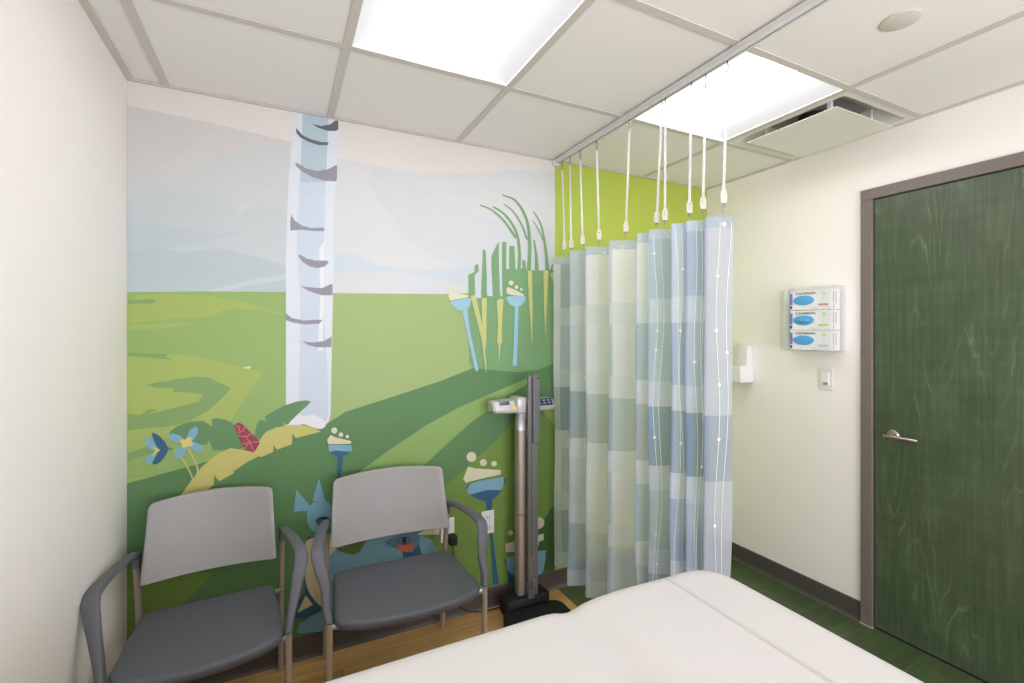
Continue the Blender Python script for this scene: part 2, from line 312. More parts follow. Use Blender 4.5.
(17,'grass',[(0.930,2.104),(0.941,2.101),(0.952,2.099),(0.962,2.097),(0.973,2.094),(0.983,2.091),(0.994,2.086),(1.005,2.080),(1.017,2.073),(1.028,2.066),(1.040,2.058),(1.052,2.048),(1.064,2.038),(1.076,2.026),(1.087,2.012),(1.099,1.997),(1.111,1.981),(1.124,1.965),(1.136,1.950),(1.148,1.958),(1.136,1.974),(1.123,1.989),(1.111,2.005),(1.098,2.019),(1.085,2.033),(1.073,2.046),(1.060,2.056),(1.048,2.066),(1.035,2.074),(1.023,2.082),(1.011,2.088),(0.999,2.094),(0.988,2.098),(0.976,2.102),(0.965,2.104),(0.954,2.106),(0.944,2.108),(0.933,2.110)]),
(17,'grass',[(1.006,2.104),(1.018,2.098),(1.030,2.093),(1.041,2.088),(1.053,2.082),(1.064,2.075),(1.074,2.067),(1.085,2.056),(1.097,2.045),(1.108,2.032),(1.118,2.018),(1.127,2.004),(1.135,1.989),(1.141,1.974),(1.145,1.958),(1.149,1.941),(1.151,1.924),(1.153,1.906),(1.154,1.888),(1.155,1.870),(1.155,1.851),(1.154,1.832),(1.153,1.813),(1.151,1.793),(1.151,1.774),(1.172,1.775),(1.172,1.794),(1.173,1.813),(1.174,1.833),(1.174,1.852),(1.174,1.872),(1.173,1.891),(1.171,1.909),(1.168,1.927),(1.165,1.945),(1.161,1.962),(1.156,1.979),(1.149,1.996),(1.141,2.011),(1.130,2.026),(1.119,2.040),(1.107,2.053),(1.095,2.065),(1.083,2.075),(1.071,2.084),(1.059,2.091),(1.047,2.096),(1.035,2.102),(1.023,2.106),(1.011,2.112)]),
(17,'grass',[(1.062,2.173),(1.075,2.169),(1.088,2.167),(1.102,2.165),(1.114,2.162),(1.126,2.157),(1.138,2.150),(1.149,2.139),(1.161,2.127),(1.172,2.112),(1.182,2.097),(1.191,2.080),(1.199,2.063),(1.205,2.045),(1.209,2.026),(1.212,2.007),(1.214,1.986),(1.215,1.964),(1.216,1.941),(1.217,1.917),(1.216,1.891),(1.215,1.864),(1.214,1.837),(1.212,1.809),(1.211,1.782),(1.235,1.783),(1.236,1.810),(1.236,1.838),(1.237,1.865),(1.238,1.893),(1.238,1.919),(1.236,1.944),(1.235,1.967),(1.233,1.989),(1.230,2.010),(1.226,2.031),(1.221,2.050),(1.214,2.069),(1.206,2.087),(1.196,2.104),(1.184,2.120),(1.172,2.135),(1.159,2.148),(1.146,2.159),(1.133,2.166),(1.119,2.171),(1.105,2.174),(1.091,2.176),(1.078,2.177),(1.065,2.180)]),
(17,'grass',[(1.069,2.127),(1.079,2.121),(1.089,2.115),(1.100,2.109),(1.110,2.103),(1.119,2.096),(1.128,2.088),(1.137,2.079),(1.145,2.069),(1.153,2.058),(1.161,2.046),(1.168,2.034),(1.175,2.022),(1.181,2.010),(1.186,1.998),(1.191,1.986),(1.196,1.974),(1.201,1.961),(1.206,1.948),(1.218,1.953),(1.213,1.966),(1.208,1.978),(1.202,1.990),(1.197,2.003),(1.191,2.015),(1.184,2.027),(1.177,2.039),(1.169,2.051),(1.161,2.063),(1.153,2.074),(1.144,2.084),(1.134,2.094),(1.125,2.102),(1.114,2.109),(1.104,2.115),(1.093,2.120),(1.082,2.126),(1.072,2.131)]),
(17,'grass',[(1.248,2.110),(1.256,2.098),(1.264,2.086),(1.273,2.075),(1.281,2.064),(1.288,2.050),(1.295,2.035),(1.301,2.016),(1.306,1.994),(1.310,1.970),(1.314,1.946),(1.317,1.922),(1.320,1.901),(1.323,1.881),(1.325,1.861),(1.326,1.843),(1.327,1.825),(1.328,1.807),(1.329,1.788),(1.352,1.791),(1.350,1.810),(1.348,1.828),(1.346,1.846),(1.344,1.864),(1.341,1.884),(1.338,1.904),(1.334,1.926),(1.329,1.949),(1.325,1.974),(1.319,1.997),(1.313,2.020),(1.306,2.039),(1.299,2.055),(1.290,2.069),(1.281,2.080),(1.272,2.091),(1.262,2.102),(1.253,2.113)]),
(17,'grass',[(1.243,2.059),(1.248,2.053),(1.254,2.046),(1.259,2.040),(1.264,2.034),(1.270,2.027),(1.275,2.018),(1.281,2.008),(1.288,1.997),(1.294,1.985),(1.300,1.973),(1.307,1.960),(1.313,1.948),(1.322,1.952),(1.315,1.964),(1.308,1.976),(1.301,1.989),(1.294,2.001),(1.288,2.012),(1.281,2.022),(1.275,2.030),(1.269,2.037),(1.264,2.044),(1.258,2.050),(1.252,2.055),(1.247,2.062)]),
(17,'grass',[(1.250,1.951),(1.251,1.938),(1.253,1.926),(1.255,1.915),(1.256,1.902),(1.258,1.890),(1.259,1.877),(1.260,1.862),(1.260,1.847),(1.260,1.832),(1.260,1.816),(1.260,1.800),(1.260,1.785),(1.285,1.787),(1.284,1.802),(1.282,1.818),(1.281,1.834),(1.279,1.850),(1.278,1.865),(1.276,1.879),(1.273,1.893),(1.270,1.905),(1.267,1.917),(1.264,1.929),(1.261,1.941),(1.258,1.953)]),
(17,'grass',[(1.368,1.790),(1.369,1.794),(1.370,1.797),(1.371,1.801),(1.372,1.804),(1.373,1.807),(1.374,1.811),(1.375,1.813),(1.375,1.816),(1.376,1.819),(1.377,1.821),(1.377,1.823),(1.378,1.826),(1.371,1.827),(1.371,1.825),(1.370,1.822),(1.369,1.820),(1.368,1.817),(1.367,1.815),(1.366,1.812),(1.365,1.809),(1.364,1.806),(1.363,1.802),(1.361,1.799),(1.360,1.795),(1.359,1.792)]),
(17,'petal_navy',[(0.108,0.536),(0.092,0.469),(0.089,0.376),(0.097,0.292),(0.060,0.244),(0.044,0.190),(0.102,0.174),(0.179,0.201),(0.212,0.193),(0.257,0.254),(0.257,0.495)]),
(18,'leaf_yellow',[(-0.364,0.783),(-0.330,0.834),(-0.288,0.895),(-0.231,0.943),(-0.187,0.961),(-0.143,0.948),(-0.105,0.935),(-0.101,0.934),(-0.083,0.973),(-0.070,0.999),(-0.056,1.016),(-0.019,1.031),(0.029,1.037),(0.078,1.034),(0.121,1.022),(0.163,0.997),(0.135,0.991),(0.059,0.978),(0.047,1.002),(0.044,0.952),(-0.014,0.935),(-0.027,0.956),(-0.029,0.927),(-0.076,0.910),(-0.083,0.915),(-0.125,0.896),(-0.154,0.877),(-0.175,0.898),(-0.178,0.862),(-0.154,0.877),(-0.176,0.897),(-0.176,0.854),(-0.228,0.828),(-0.244,0.856),(-0.247,0.816),(-0.281,0.790),(-0.330,0.778)]),
(18,'haze_g',[(0.903,1.737),(0.932,1.724),(0.939,1.651),(0.939,1.622),(0.907,1.621)]),
(18,'cream_dark',[(0.113,0.523),(0.102,0.516),(0.097,0.504),(0.096,0.489),(0.097,0.472),(0.097,0.456),(0.096,0.439),(0.095,0.419),(0.095,0.400),(0.096,0.380),(0.097,0.362),(0.099,0.346),(0.101,0.331),(0.104,0.317),(0.108,0.303),(0.113,0.289),(0.120,0.274),(0.129,0.258),(0.138,0.243),(0.148,0.230),(0.157,0.219),(0.164,0.211),(0.171,0.205),(0.178,0.201),(0.186,0.199),(0.195,0.197),(0.207,0.192),(0.221,0.185),(0.236,0.180),(0.248,0.185),(0.257,0.205),(0.264,0.249),(0.269,0.313),(0.271,0.384),(0.268,0.449),(0.257,0.495),(0.235,0.519),(0.203,0.529),(0.168,0.531),(0.136,0.527)]),
(19,'stem_yellow',[(-0.383,0.973),(-0.378,0.967),(-0.374,0.961),(-0.369,0.955),(-0.365,0.948),(-0.360,0.942),(-0.356,0.935),(-0.352,0.927),(-0.347,0.918),(-0.343,0.909),(-0.339,0.900),(-0.336,0.891),(-0.332,0.883),(-0.330,0.876),(-0.327,0.870),(-0.325,0.864),(-0.324,0.858),(-0.322,0.853),(-0.320,0.847),(-0.315,0.849),(-0.317,0.854),(-0.319,0.860),(-0.320,0.866),(-0.322,0.872),(-0.325,0.878),(-0.327,0.885),(-0.331,0.893),(-0.334,0.902),(-0.339,0.911),(-0.343,0.921),(-0.347,0.930),(-0.352,0.938),(-0.356,0.946),(-0.361,0.952),(-0.365,0.959),(-0.370,0.965),(-0.374,0.971),(-0.379,0.977)]),
(19,'stem_yellow',[(-0.336,0.974),(-0.332,0.965),(-0.329,0.956),(-0.325,0.947),(-0.322,0.938),(-0.318,0.930),(-0.315,0.922),(-0.313,0.915),(-0.311,0.909),(-0.309,0.904),(-0.307,0.899),(-0.306,0.894),(-0.305,0.889),(-0.305,0.883),(-0.305,0.878),(-0.305,0.872),(-0.306,0.867),(-0.307,0.861),(-0.307,0.855),(-0.301,0.853),(-0.300,0.859),(-0.300,0.865),(-0.299,0.871),(-0.299,0.876),(-0.298,0.883),(-0.299,0.889),(-0.300,0.895),(-0.301,0.900),(-0.303,0.906),(-0.305,0.912),(-0.307,0.918),(-0.310,0.924),(-0.313,0.932),(-0.316,0.941),(-0.320,0.950),(-0.323,0.959),(-0.327,0.968),(-0.331,0.977)]),
(19,'leaf_dark',[(-0.403,0.991),(-0.381,0.975),(-0.401,0.975)]),
(19,'petal_sky2',[(0.221,0.604),(0.218,0.580),(0.210,0.560),(0.197,0.545),(0.180,0.537),(0.162,0.537),(0.144,0.544),(0.128,0.558),(0.115,0.577),(0.107,0.600),(0.104,0.624),(0.107,0.647),(0.115,0.667),(0.128,0.682),(0.144,0.690),(0.162,0.691),(0.180,0.684),(0.197,0.671),(0.210,0.651),(0.218,0.628)]),
(19,'petal_sky2',[(0.062,0.751),(0.126,0.659),(0.111,0.649),(0.051,0.656)]),
(19,'petal_sky2',[(0.154,0.787),(0.182,0.678),(0.127,0.691)]),
(19,'cream_dark',[(0.100,0.278),(0.129,0.228),(0.065,0.207)]),
(19,'petal_sky2',[(0.062,0.125),(0.076,0.158),(0.124,0.180),(0.179,0.190),(0.246,0.184),(0.246,0.098),(0.157,0.101),(0.070,0.116)]),
(20,'petal_blue',[(-0.305,1.058),(-0.302,1.054),(-0.301,1.047),(-0.301,1.039),(-0.304,1.030),(-0.307,1.021),(-0.312,1.013),(-0.318,1.006),(-0.324,1.003),(-0.329,1.001),(-0.333,1.003),(-0.336,1.007),(-0.338,1.014),(-0.337,1.022),(-0.335,1.031),(-0.331,1.040),(-0.327,1.048),(-0.321,1.054),(-0.315,1.058),(-0.310,1.059)]),
(20,'petal_blue',[(-0.349,1.007),(-0.351,1.003),(-0.356,1.001),(-0.363,1.001),(-0.370,1.003),(-0.379,1.007),(-0.386,1.012),(-0.393,1.017),(-0.397,1.024),(-0.400,1.029),(-0.399,1.034),(-0.397,1.038),(-0.392,1.040),(-0.386,1.040),(-0.378,1.038),(-0.370,1.035),(-0.362,1.030),(-0.356,1.024),(-0.351,1.018),(-0.348,1.012)]),
(20,'petal_blue',[(-0.342,0.988),(-0.339,0.983),(-0.338,0.976),(-0.339,0.968),(-0.343,0.960),(-0.347,0.953),(-0.353,0.947),(-0.359,0.942),(-0.365,0.940),(-0.371,0.941),(-0.375,0.944),(-0.378,0.949),(-0.379,0.956),(-0.378,0.963),(-0.374,0.971),(-0.370,0.979),(-0.364,0.985),(-0.358,0.989),(-0.352,0.991),(-0.346,0.991)]),
(20,'petal_blue',[(-0.282,0.963),(-0.285,0.960),(-0.290,0.958),(-0.297,0.958),(-0.306,0.960),(-0.314,0.965),(-0.322,0.970),(-0.329,0.977),(-0.334,0.984),(-0.336,0.990),(-0.336,0.995),(-0.333,0.999),(-0.328,1.001),(-0.321,1.001),(-0.312,0.999),(-0.304,0.994),(-0.296,0.989),(-0.289,0.982),(-0.284,0.975),(-0.281,0.969)]),
(20,'petal_blue',[(-0.475,1.031),(-0.474,1.033),(-0.472,1.034),(-0.469,1.035),(-0.467,1.034),(-0.463,1.033),(-0.460,1.030),(-0.456,1.027),(-0.451,1.023),(-0.447,1.018),(-0.444,1.013),(-0.441,1.008),(-0.439,1.002),(-0.438,0.996),(-0.437,0.991),(-0.437,0.987),(-0.439,0.984),(-0.441,0.982),(-0.445,0.981),(-0.448,0.981),(-0.452,0.982),(-0.455,0.984),(-0.459,0.988),(-0.462,0.992),(-0.466,0.997),(-0.469,1.002),(-0.471,1.008),(-0.473,1.014),(-0.474,1.021),(-0.475,1.027)]),
(20,'petal_blue',[(-0.473,0.943),(-0.472,0.946),(-0.471,0.950),(-0.469,0.954),(-0.466,0.958),(-0.463,0.962),(-0.460,0.964),(-0.456,0.967),(-0.451,0.969),(-0.447,0.970),(-0.444,0.970),(-0.442,0.967),(-0.441,0.962),(-0.440,0.957),(-0.440,0.951),(-0.441,0.947),(-0.442,0.943),(-0.443,0.940),(-0.445,0.936),(-0.448,0.934),(-0.450,0.932),(-0.453,0.931),(-0.457,0.930),(-0.461,0.930),(-0.464,0.930),(-0.467,0.931),(-0.469,0.933),(-0.471,0.935),(-0.472,0.937),(-0.473,0.940)]),
(20,'petal_sky2',[(0.180,0.415),(0.265,0.488),(0.423,0.491),(0.616,0.445),(0.676,0.408),(0.718,0.320),(0.770,0.289),(0.890,0.160),(0.968,0.098),(0.878,0.098),(0.180,0.121)]),
(20,'black',[(0.204,0.586),(0.203,0.580),(0.198,0.575),(0.191,0.571),(0.183,0.570),(0.173,0.571),(0.164,0.573),(0.155,0.578),(0.148,0.584),(0.144,0.591),(0.142,0.597),(0.144,0.604),(0.148,0.609),(0.155,0.612),(0.164,0.614),(0.173,0.613),(0.183,0.611),(0.191,0.606),(0.198,0.600),(0.203,0.593)]),
(21,'flower_yellow',[(-0.338,1.002),(-0.339,0.999),(-0.340,0.996),(-0.343,0.994),(-0.346,0.993),(-0.349,0.993),(-0.352,0.994),(-0.355,0.996),(-0.358,0.998),(-0.359,1.001),(-0.360,1.005),(-0.359,1.008),(-0.358,1.011),(-0.355,1.013),(-0.352,1.014),(-0.349,1.014),(-0.346,1.013),(-0.343,1.012),(-0.340,1.009),(-0.339,1.006)]),
(21,'flower_yellow',[(-0.321,1.009),(-0.321,1.006),(-0.323,1.003),(-0.325,1.001),(-0.328,0.999),(-0.331,0.999),(-0.334,1.000),(-0.337,1.002),(-0.340,1.004),(-0.341,1.008),(-0.342,1.011),(-0.341,1.014),(-0.340,1.017),(-0.337,1.019),(-0.334,1.020),(-0.331,1.021),(-0.328,1.020),(-0.325,1.018),(-0.323,1.015),(-0.321,1.012)]),
(21,'flower_yellow',[(-0.317,0.992),(-0.318,0.989),(-0.320,0.986),(-0.322,0.984),(-0.325,0.983),(-0.328,0.982),(-0.332,0.983),(-0.335,0.985),(-0.337,0.988),(-0.339,0.991),(-0.339,0.994),(-0.339,0.998),(-0.337,1.000),(-0.335,1.002),(-0.332,1.004),(-0.328,1.004),(-0.325,1.003),(-0.322,1.001),(-0.320,0.999),(-0.318,0.995)]),
(21,'flower_yellow',[(-0.335,0.987),(-0.335,0.984),(-0.337,0.981),(-0.339,0.979),(-0.342,0.978),(-0.345,0.978),(-0.348,0.978),(-0.351,0.980),(-0.353,0.983),(-0.355,0.986),(-0.355,0.989),(-0.355,0.993),(-0.353,0.995),(-0.351,0.998),(-0.348,0.999),(-0.345,0.999),(-0.342,0.998),(-0.339,0.996),(-0.337,0.994),(-0.335,0.991)]),
(21,'flower_yellow',[(-0.328,0.998),(-0.329,0.995),(-0.330,0.992),(-0.332,0.990),(-0.335,0.989),(-0.338,0.988),(-0.341,0.989),(-0.344,0.991),(-0.346,0.994),(-0.347,0.997),(-0.348,1.000),(-0.347,1.003),(-0.346,1.006),(-0.344,1.008),(-0.341,1.010),(-0.338,1.010),(-0.335,1.009),(-0.332,1.007),(-0.330,1.004),(-0.329,1.001)]),
(21,'petal_navy',[(-0.452,1.046),(-0.451,1.049),(-0.449,1.049),(-0.447,1.049),(-0.444,1.047),(-0.441,1.045),(-0.437,1.042),(-0.432,1.038),(-0.427,1.033),(-0.422,1.027),(-0.418,1.021),(-0.413,1.014),(-0.409,1.006),(-0.405,0.998),(-0.403,0.990),(-0.401,0.983),(-0.401,0.976),(-0.403,0.969),(-0.405,0.963),(-0.408,0.957),(-0.411,0.951),(-0.414,0.946),(-0.418,0.940),(-0.423,0.935),(-0.427,0.931),(-0.431,0.928),(-0.434,0.926),(-0.437,0.924),(-0.440,0.924),(-0.442,0.924),(-0.444,0.925),(-0.446,0.925),(-0.448,0.926),(-0.449,0.928),(-0.450,0.931),(-0.449,0.936),(-0.446,0.942),(-0.442,0.951),(-0.437,0.960),(-0.433,0.970),(-0.431,0.978),(-0.431,0.985),(-0.434,0.992),(-0.438,0.999),(-0.441,1.005),(-0.444,1.012),(-0.446,1.019),(-0.448,1.027),(-0.450,1.035),(-0.451,1.042)]),
(21,'olive_dark',[(0.186,0.416),(0.220,0.466),(0.287,0.489),(0.364,0.474),(0.329,0.422),(0.301,0.414),(0.246,0.439),(0.220,0.466)]),
(21,'petal_blue2',[(0.445,0.449),(0.502,0.466),(0.617,0.478),(0.609,0.395),(0.578,0.371),(0.536,0.383),(0.449,0.429)]),
(21,'petal_navy',[(0.200,0.585),(0.198,0.580),(0.195,0.576),(0.189,0.573),(0.181,0.572),(0.173,0.573),(0.165,0.575),(0.158,0.579),(0.152,0.584),(0.148,0.589),(0.147,0.594),(0.148,0.599),(0.152,0.603),(0.158,0.606),(0.165,0.607),(0.173,0.606),(0.181,0.604),(0.189,0.600),(0.195,0.596),(0.198,0.590)]),
(21,'cream_dark',[(0.602,0.454),(0.633,0.464),(0.715,0.462),(0.713,0.431),(0.609,0.448)]),
(22,'flower_yellow',[(-0.449,0.996),(-0.424,0.980),(-0.452,0.956),(-0.441,0.979)]),
(22,'petal_navy',[(0.525,0.390),(0.578,0.371),(0.609,0.403),(0.622,0.354),(0.617,0.325),(0.536,0.342)]),
(22,'black',[(0.192,0.597),(0.191,0.593),(0.189,0.590),(0.186,0.588),(0.183,0.587),(0.179,0.587),(0.174,0.589),(0.171,0.591),(0.168,0.594),(0.166,0.598),(0.165,0.602),(0.166,0.605),(0.168,0.608),(0.171,0.610),(0.174,0.611),(0.179,0.611),(0.183,0.610),(0.186,0.608),(0.189,0.604),(0.191,0.601)]),
(23,'berry',[(-0.170,1.044),(-0.171,1.049),(-0.171,1.053),(-0.170,1.056),(-0.169,1.058),(-0.167,1.060),(-0.165,1.062),(-0.163,1.063),(-0.160,1.064),(-0.157,1.064),(-0.154,1.063),(-0.151,1.062),(-0.149,1.060),(-0.146,1.058),(-0.142,1.055),(-0.138,1.050),(-0.134,1.045),(-0.129,1.039),(-0.123,1.032),(-0.118,1.024),(-0.112,1.017),(-0.106,1.010),(-0.099,1.002),(-0.092,0.994),(-0.087,0.987),(-0.083,0.981),(-0.081,0.975),(-0.081,0.971),(-0.082,0.967),(-0.084,0.963),(-0.086,0.958),(-0.089,0.953),(-0.092,0.948),(-0.095,0.943),(-0.099,0.938),(-0.103,0.935),(-0.106,0.935),(-0.109,0.935),(-0.112,0.937),(-0.115,0.939),(-0.119,0.942),(-0.123,0.944),(-0.128,0.947),(-0.133,0.950),(-0.137,0.955),(-0.141,0.961),(-0.145,0.968),(-0.148,0.977),(-0.152,0.987),(-0.155,0.997),(-0.158,1.006),(-0.161,1.015),(-0.164,1.023),(-0.167,1.031),(-0.169,1.038)]),
(23,'orange',[(0.508,0.431),(0.510,0.431),(0.512,0.427),(0.515,0.423),(0.519,0.418),(0.525,0.416),(0.533,0.416),(0.543,0.418),(0.553,0.421),(0.563,0.422),(0.571,0.422),(0.575,0.420),(0.578,0.416),(0.579,0.411),(0.580,0.406),(0.580,0.401),(0.580,0.397),(0.580,0.392),(0.580,0.387),(0.578,0.382),(0.575,0.379),(0.569,0.378),(0.563,0.377),(0.555,0.377),(0.547,0.378),(0.540,0.379),(0.533,0.381),(0.526,0.383),(0.520,0.386),(0.514,0.389),(0.510,0.394),(0.507,0.401),(0.506,0.410),(0.506,0.419),(0.507,0.426)]),
(23,'black',[(0.569,0.427),(0.568,0.421),(0.563,0.417),(0.556,0.414),(0.547,0.413),(0.537,0.414),(0.527,0.417),(0.518,0.422),(0.511,0.427),(0.507,0.433),(0.505,0.439),(0.507,0.445),(0.511,0.449),(0.518,0.452),(0.527,0.453),(0.537,0.452),(0.547,0.449),(0.556,0.445),(0.563,0.439),(0.568,0.433)]),
(24,'berry_line',[(-0.160,1.020),(-0.157,1.021),(-0.153,1.022),(-0.150,1.024),(-0.146,1.025),(-0.143,1.027),(-0.140,1.029),(-0.138,1.032),(-0.137,1.035),(-0.136,1.039),(-0.135,1.042),(-0.134,1.045),(-0.134,1.048),(-0.137,1.050),(-0.138,1.046),(-0.138,1.043),(-0.139,1.040),(-0.140,1.037),(-0.141,1.034),(-0.143,1.032),(-0.145,1.030),(-0.148,1.029),(-0.151,1.027),(-0.154,1.026),(-0.158,1.025),(-0.161,1.023)]),
(24,'berry_line',[(-0.161,1.009),(-0.156,1.007),(-0.151,1.006),(-0.146,1.004),(-0.141,1.003),(-0.137,1.002),(-0.132,1.002),(-0.127,1.003),(-0.122,1.005),(-0.118,1.007),(-0.114,1.010),(-0.109,1.012),(-0.105,1.015),(-0.107,1.018),(-0.111,1.016),(-0.115,1.013),(-0.119,1.011),(-0.124,1.008),(-0.128,1.007),(-0.132,1.006),(-0.137,1.006),(-0.141,1.007),(-0.146,1.008),(-0.151,1.009),(-0.156,1.011),(-0.161,1.012)]),
(24,'berry_line',[(-0.133,1.003),(-0.131,0.999),(-0.128,0.994),(-0.126,0.990),(-0.123,0.985),(-0.120,0.982),(-0.116,0.978),(-0.111,0.977),(-0.106,0.976),(-0.100,0.975),(-0.094,0.975),(-0.088,0.975),(-0.083,0.975),(-0.083,0.979),(-0.089,0.979),(-0.095,0.979),(-0.100,0.979),(-0.106,0.979),(-0.111,0.980),(-0.115,0.982),(-0.118,0.984),(-0.121,0.988),(-0.123,0.992),(-0.126,0.996),(-0.128,1.001),(-0.131,1.005)]),
(24,'berry_line',[(-0.144,0.970),(-0.140,0.971),(-0.135,0.973),(-0.131,0.975),(-0.126,0.976),(-0.123,0.976),(-0.120,0.975),(-0.117,0.972),(-0.114,0.967),(-0.112,0.961),(-0.109,0.954),(-0.107,0.947),(-0.104,0.941),(-0.101,0.942),(-0.104,0.948),(-0.106,0.955),(-0.109,0.962),(-0.111,0.969),(-0.114,0.974),(-0.118,0.978),(-0.122,0.980),(-0.127,0.980),(-0.132,0.979),(-0.136,0.977),(-0.141,0.975),(-0.145,0.974)]),
(24,'berry_line',[(-0.134,0.951),(-0.132,0.954),(-0.131,0.958),(-0.129,0.961),(-0.128,0.964),(-0.126,0.966),(-0.124,0.969),(-0.122,0.971),(-0.120,0.972),(-0.118,0.974),(-0.116,0.975),(-0.114,0.977),(-0.111,0.978),(-0.113,0.981),(-0.116,0.980),(-0.118,0.978),(-0.120,0.977),(-0.122,0.975),(-0.124,0.974),(-0.127,0.971),(-0.129,0.969),(-0.130,0.966),(-0.132,0.963),(-0.133,0.960),(-0.135,0.957),(-0.137,0.954)]),
(24,'berry_line',[(-0.166,1.051),(-0.164,1.050),(-0.162,1.048),(-0.160,1.047),(-0.158,1.045),(-0.157,1.044),(-0.156,1.043),(-0.156,1.041),(-0.156,1.039),(-0.157,1.037),(-0.158,1.035),(-0.159,1.032),(-0.160,1.030),(-0.157,1.028),(-0.156,1.030),(-0.155,1.033),(-0.154,1.035),(-0.153,1.038),(-0.153,1.041),(-0.153,1.044),(-0.154,1.046),(-0.156,1.048),(-0.158,1.050),(-0.160,1.051),(-0.162,1.053),(-0.164,1.054)]),
(24,'petal_blue2',[(0.566,0.428),(0.565,0.423),(0.560,0.419),(0.554,0.417),(0.546,0.416),(0.537,0.417),(0.528,0.420),(0.520,0.424),(0.514,0.428),(0.510,0.434),(0.508,0.439),(0.510,0.444),(0.514,0.447),(0.520,0.449),(0.528,0.450),(0.537,0.449),(0.546,0.447),(0.554,0.443),(0.560,0.438),(0.565,0.433)]),
(25,'petal_navy',[(0.235,0.884),(0.256,0.882),(0.243,0.743),(0.228,0.745)]),
(25,'petal_sky',[(0.832,1.564),(0.857,1.565),(0.883,1.420),(0.924,1.250),(0.919,1.242),(0.905,1.245),(0.878,1.365),(0.854,1.465)]),
(25,'petal_sky',[(1.136,1.590),(1.158,1.591),(1.153,1.400),(1.147,1.262),(1.121,1.262),(1.129,1.400)]),
(25,'petal_navy',[(0.963,0.570),(1.003,0.566),(1.000,0.403),(1.024,0.225),(1.041,0.106),(1.007,0.110),(0.989,0.381)]),
(25,'petal_navy',[(1.096,0.159),(1.131,0.151),(1.131,0.098),(1.096,0.098)]),
(25,'black',[(0.548,0.433),(0.547,0.428),(0.546,0.423),(0.543,0.420),(0.540,0.418),(0.537,0.418),(0.534,0.420),(0.531,0.422),(0.528,0.427),(0.527,0.432),(0.526,0.437),(0.527,0.442),(0.528,0.446),(0.531,0.450),(0.534,0.451),(0.537,0.451),(0.540,0.450),(0.543,0.447),(0.546,0.443),(0.547,0.438)]),
(26,'petal_navy',[(0.196,0.928),(0.210,0.929),(0.232,0.928),(0.256,0.926),(0.278,0.923),(0.293,0.920),(0.299,0.917),(0.300,0.914),(0.297,0.910),(0.294,0.906),(0.291,0.902),(0.289,0.898),(0.286,0.895),(0.283,0.891),(0.280,0.888),(0.277,0.885),(0.274,0.883),(0.272,0.881),(0.269,0.879),(0.265,0.878),(0.262,0.877),(0.258,0.876),(0.253,0.875),(0.248,0.875),(0.244,0.875),(0.239,0.876),(0.234,0.877),(0.230,0.878),(0.225,0.880),(0.221,0.883),(0.216,0.886),(0.212,0.890),(0.208,0.894),(0.204,0.899),(0.200,0.904),(0.198,0.908),(0.195,0.913),(0.191,0.918),(0.189,0.922),(0.190,0.926)]),
(26,'petal_sky',[(0.778,1.601),(0.791,1.605),(0.812,1.609),(0.836,1.613),(0.858,1.617),(0.873,1.618),(0.881,1.617),(0.884,1.614),(0.884,1.611),(0.882,1.606),(0.882,1.602),(0.881,1.597),(0.880,1.591),(0.878,1.585),(0.876,1.579),(0.873,1.574),(0.869,1.570),(0.865,1.567),(0.860,1.564),(0.855,1.562),(0.849,1.560),(0.842,1.558),(0.834,1.557),(0.826,1.556),(0.818,1.556),(0.811,1.557),(0.804,1.559),(0.798,1.563),(0.793,1.567),(0.788,1.572),(0.784,1.577),(0.780,1.581),(0.775,1.586),(0.772,1.591),(0.772,1.596)]),
(26,'petal_sky',[(1.092,1.634),(1.108,1.637),(1.130,1.639),(1.155,1.640),(1.178,1.641),(1.194,1.640),(1.201,1.637),(1.203,1.632),(1.202,1.627),(1.198,1.621),(1.196,1.616),(1.193,1.611),(1.189,1.605),(1.184,1.600),(1.179,1.595),(1.174,1.591),(1.169,1.588),(1.164,1.585),(1.159,1.583),(1.153,1.581),(1.147,1.581),(1.140,1.581),(1.132,1.582),(1.124,1.584),(1.117,1.587),(1.110,1.589),(1.105,1.593),(1.100,1.598),(1.097,1.603),(1.093,1.608),(1.091,1.613),(1.089,1.617),(1.086,1.622),(1.084,1.627),(1.086,1.631)]),
(26,'petal_navy',[(0.871,0.657),(0.900,0.661),(0.943,0.666),(0.991,0.669),(1.035,0.670),(1.066,0.669),(1.079,0.665),(1.082,0.657),(1.079,0.647),(1.073,0.638),(1.068,0.629),(1.066,0.621),(1.063,0.614),(1.059,0.606),(1.054,0.599),(1.048,0.592),(1.041,0.585),(1.033,0.577),(1.025,0.571),(1.016,0.565),(1.007,0.561),(0.997,0.558),(0.987,0.557),(0.976,0.558),(0.964,0.559),(0.953,0.562),(0.941,0.566),(0.928,0.572),(0.915,0.579),(0.904,0.586),(0.894,0.593),(0.886,0.600),(0.880,0.607),(0.875,0.614),(0.871,0.621),(0.868,0.627),(0.864,0.634),(0.858,0.640),(0.855,0.647),(0.858,0.652)]),
(26,'petal_navy',[(1.089,0.236),(1.122,0.239),(1.171,0.237),(1.226,0.233),(1.278,0.228),(1.314,0.221),(1.331,0.214),(1.336,0.205),(1.334,0.195),(1.328,0.184),(1.324,0.173),(1.322,0.162),(1.318,0.149),(1.312,0.137),(1.306,0.124),(1.299,0.114),(1.293,0.103),(1.287,0.098),(1.280,0.098),(1.270,0.098),(1.254,0.098),(1.229,0.098),(1.197,0.098),(1.163,0.098),(1.132,0.098),(1.110,0.105),(1.099,0.117),(1.093,0.130),(1.092,0.144),(1.093,0.159),(1.092,0.172),(1.087,0.187),(1.079,0.202),(1.074,0.216),(1.076,0.228)]),
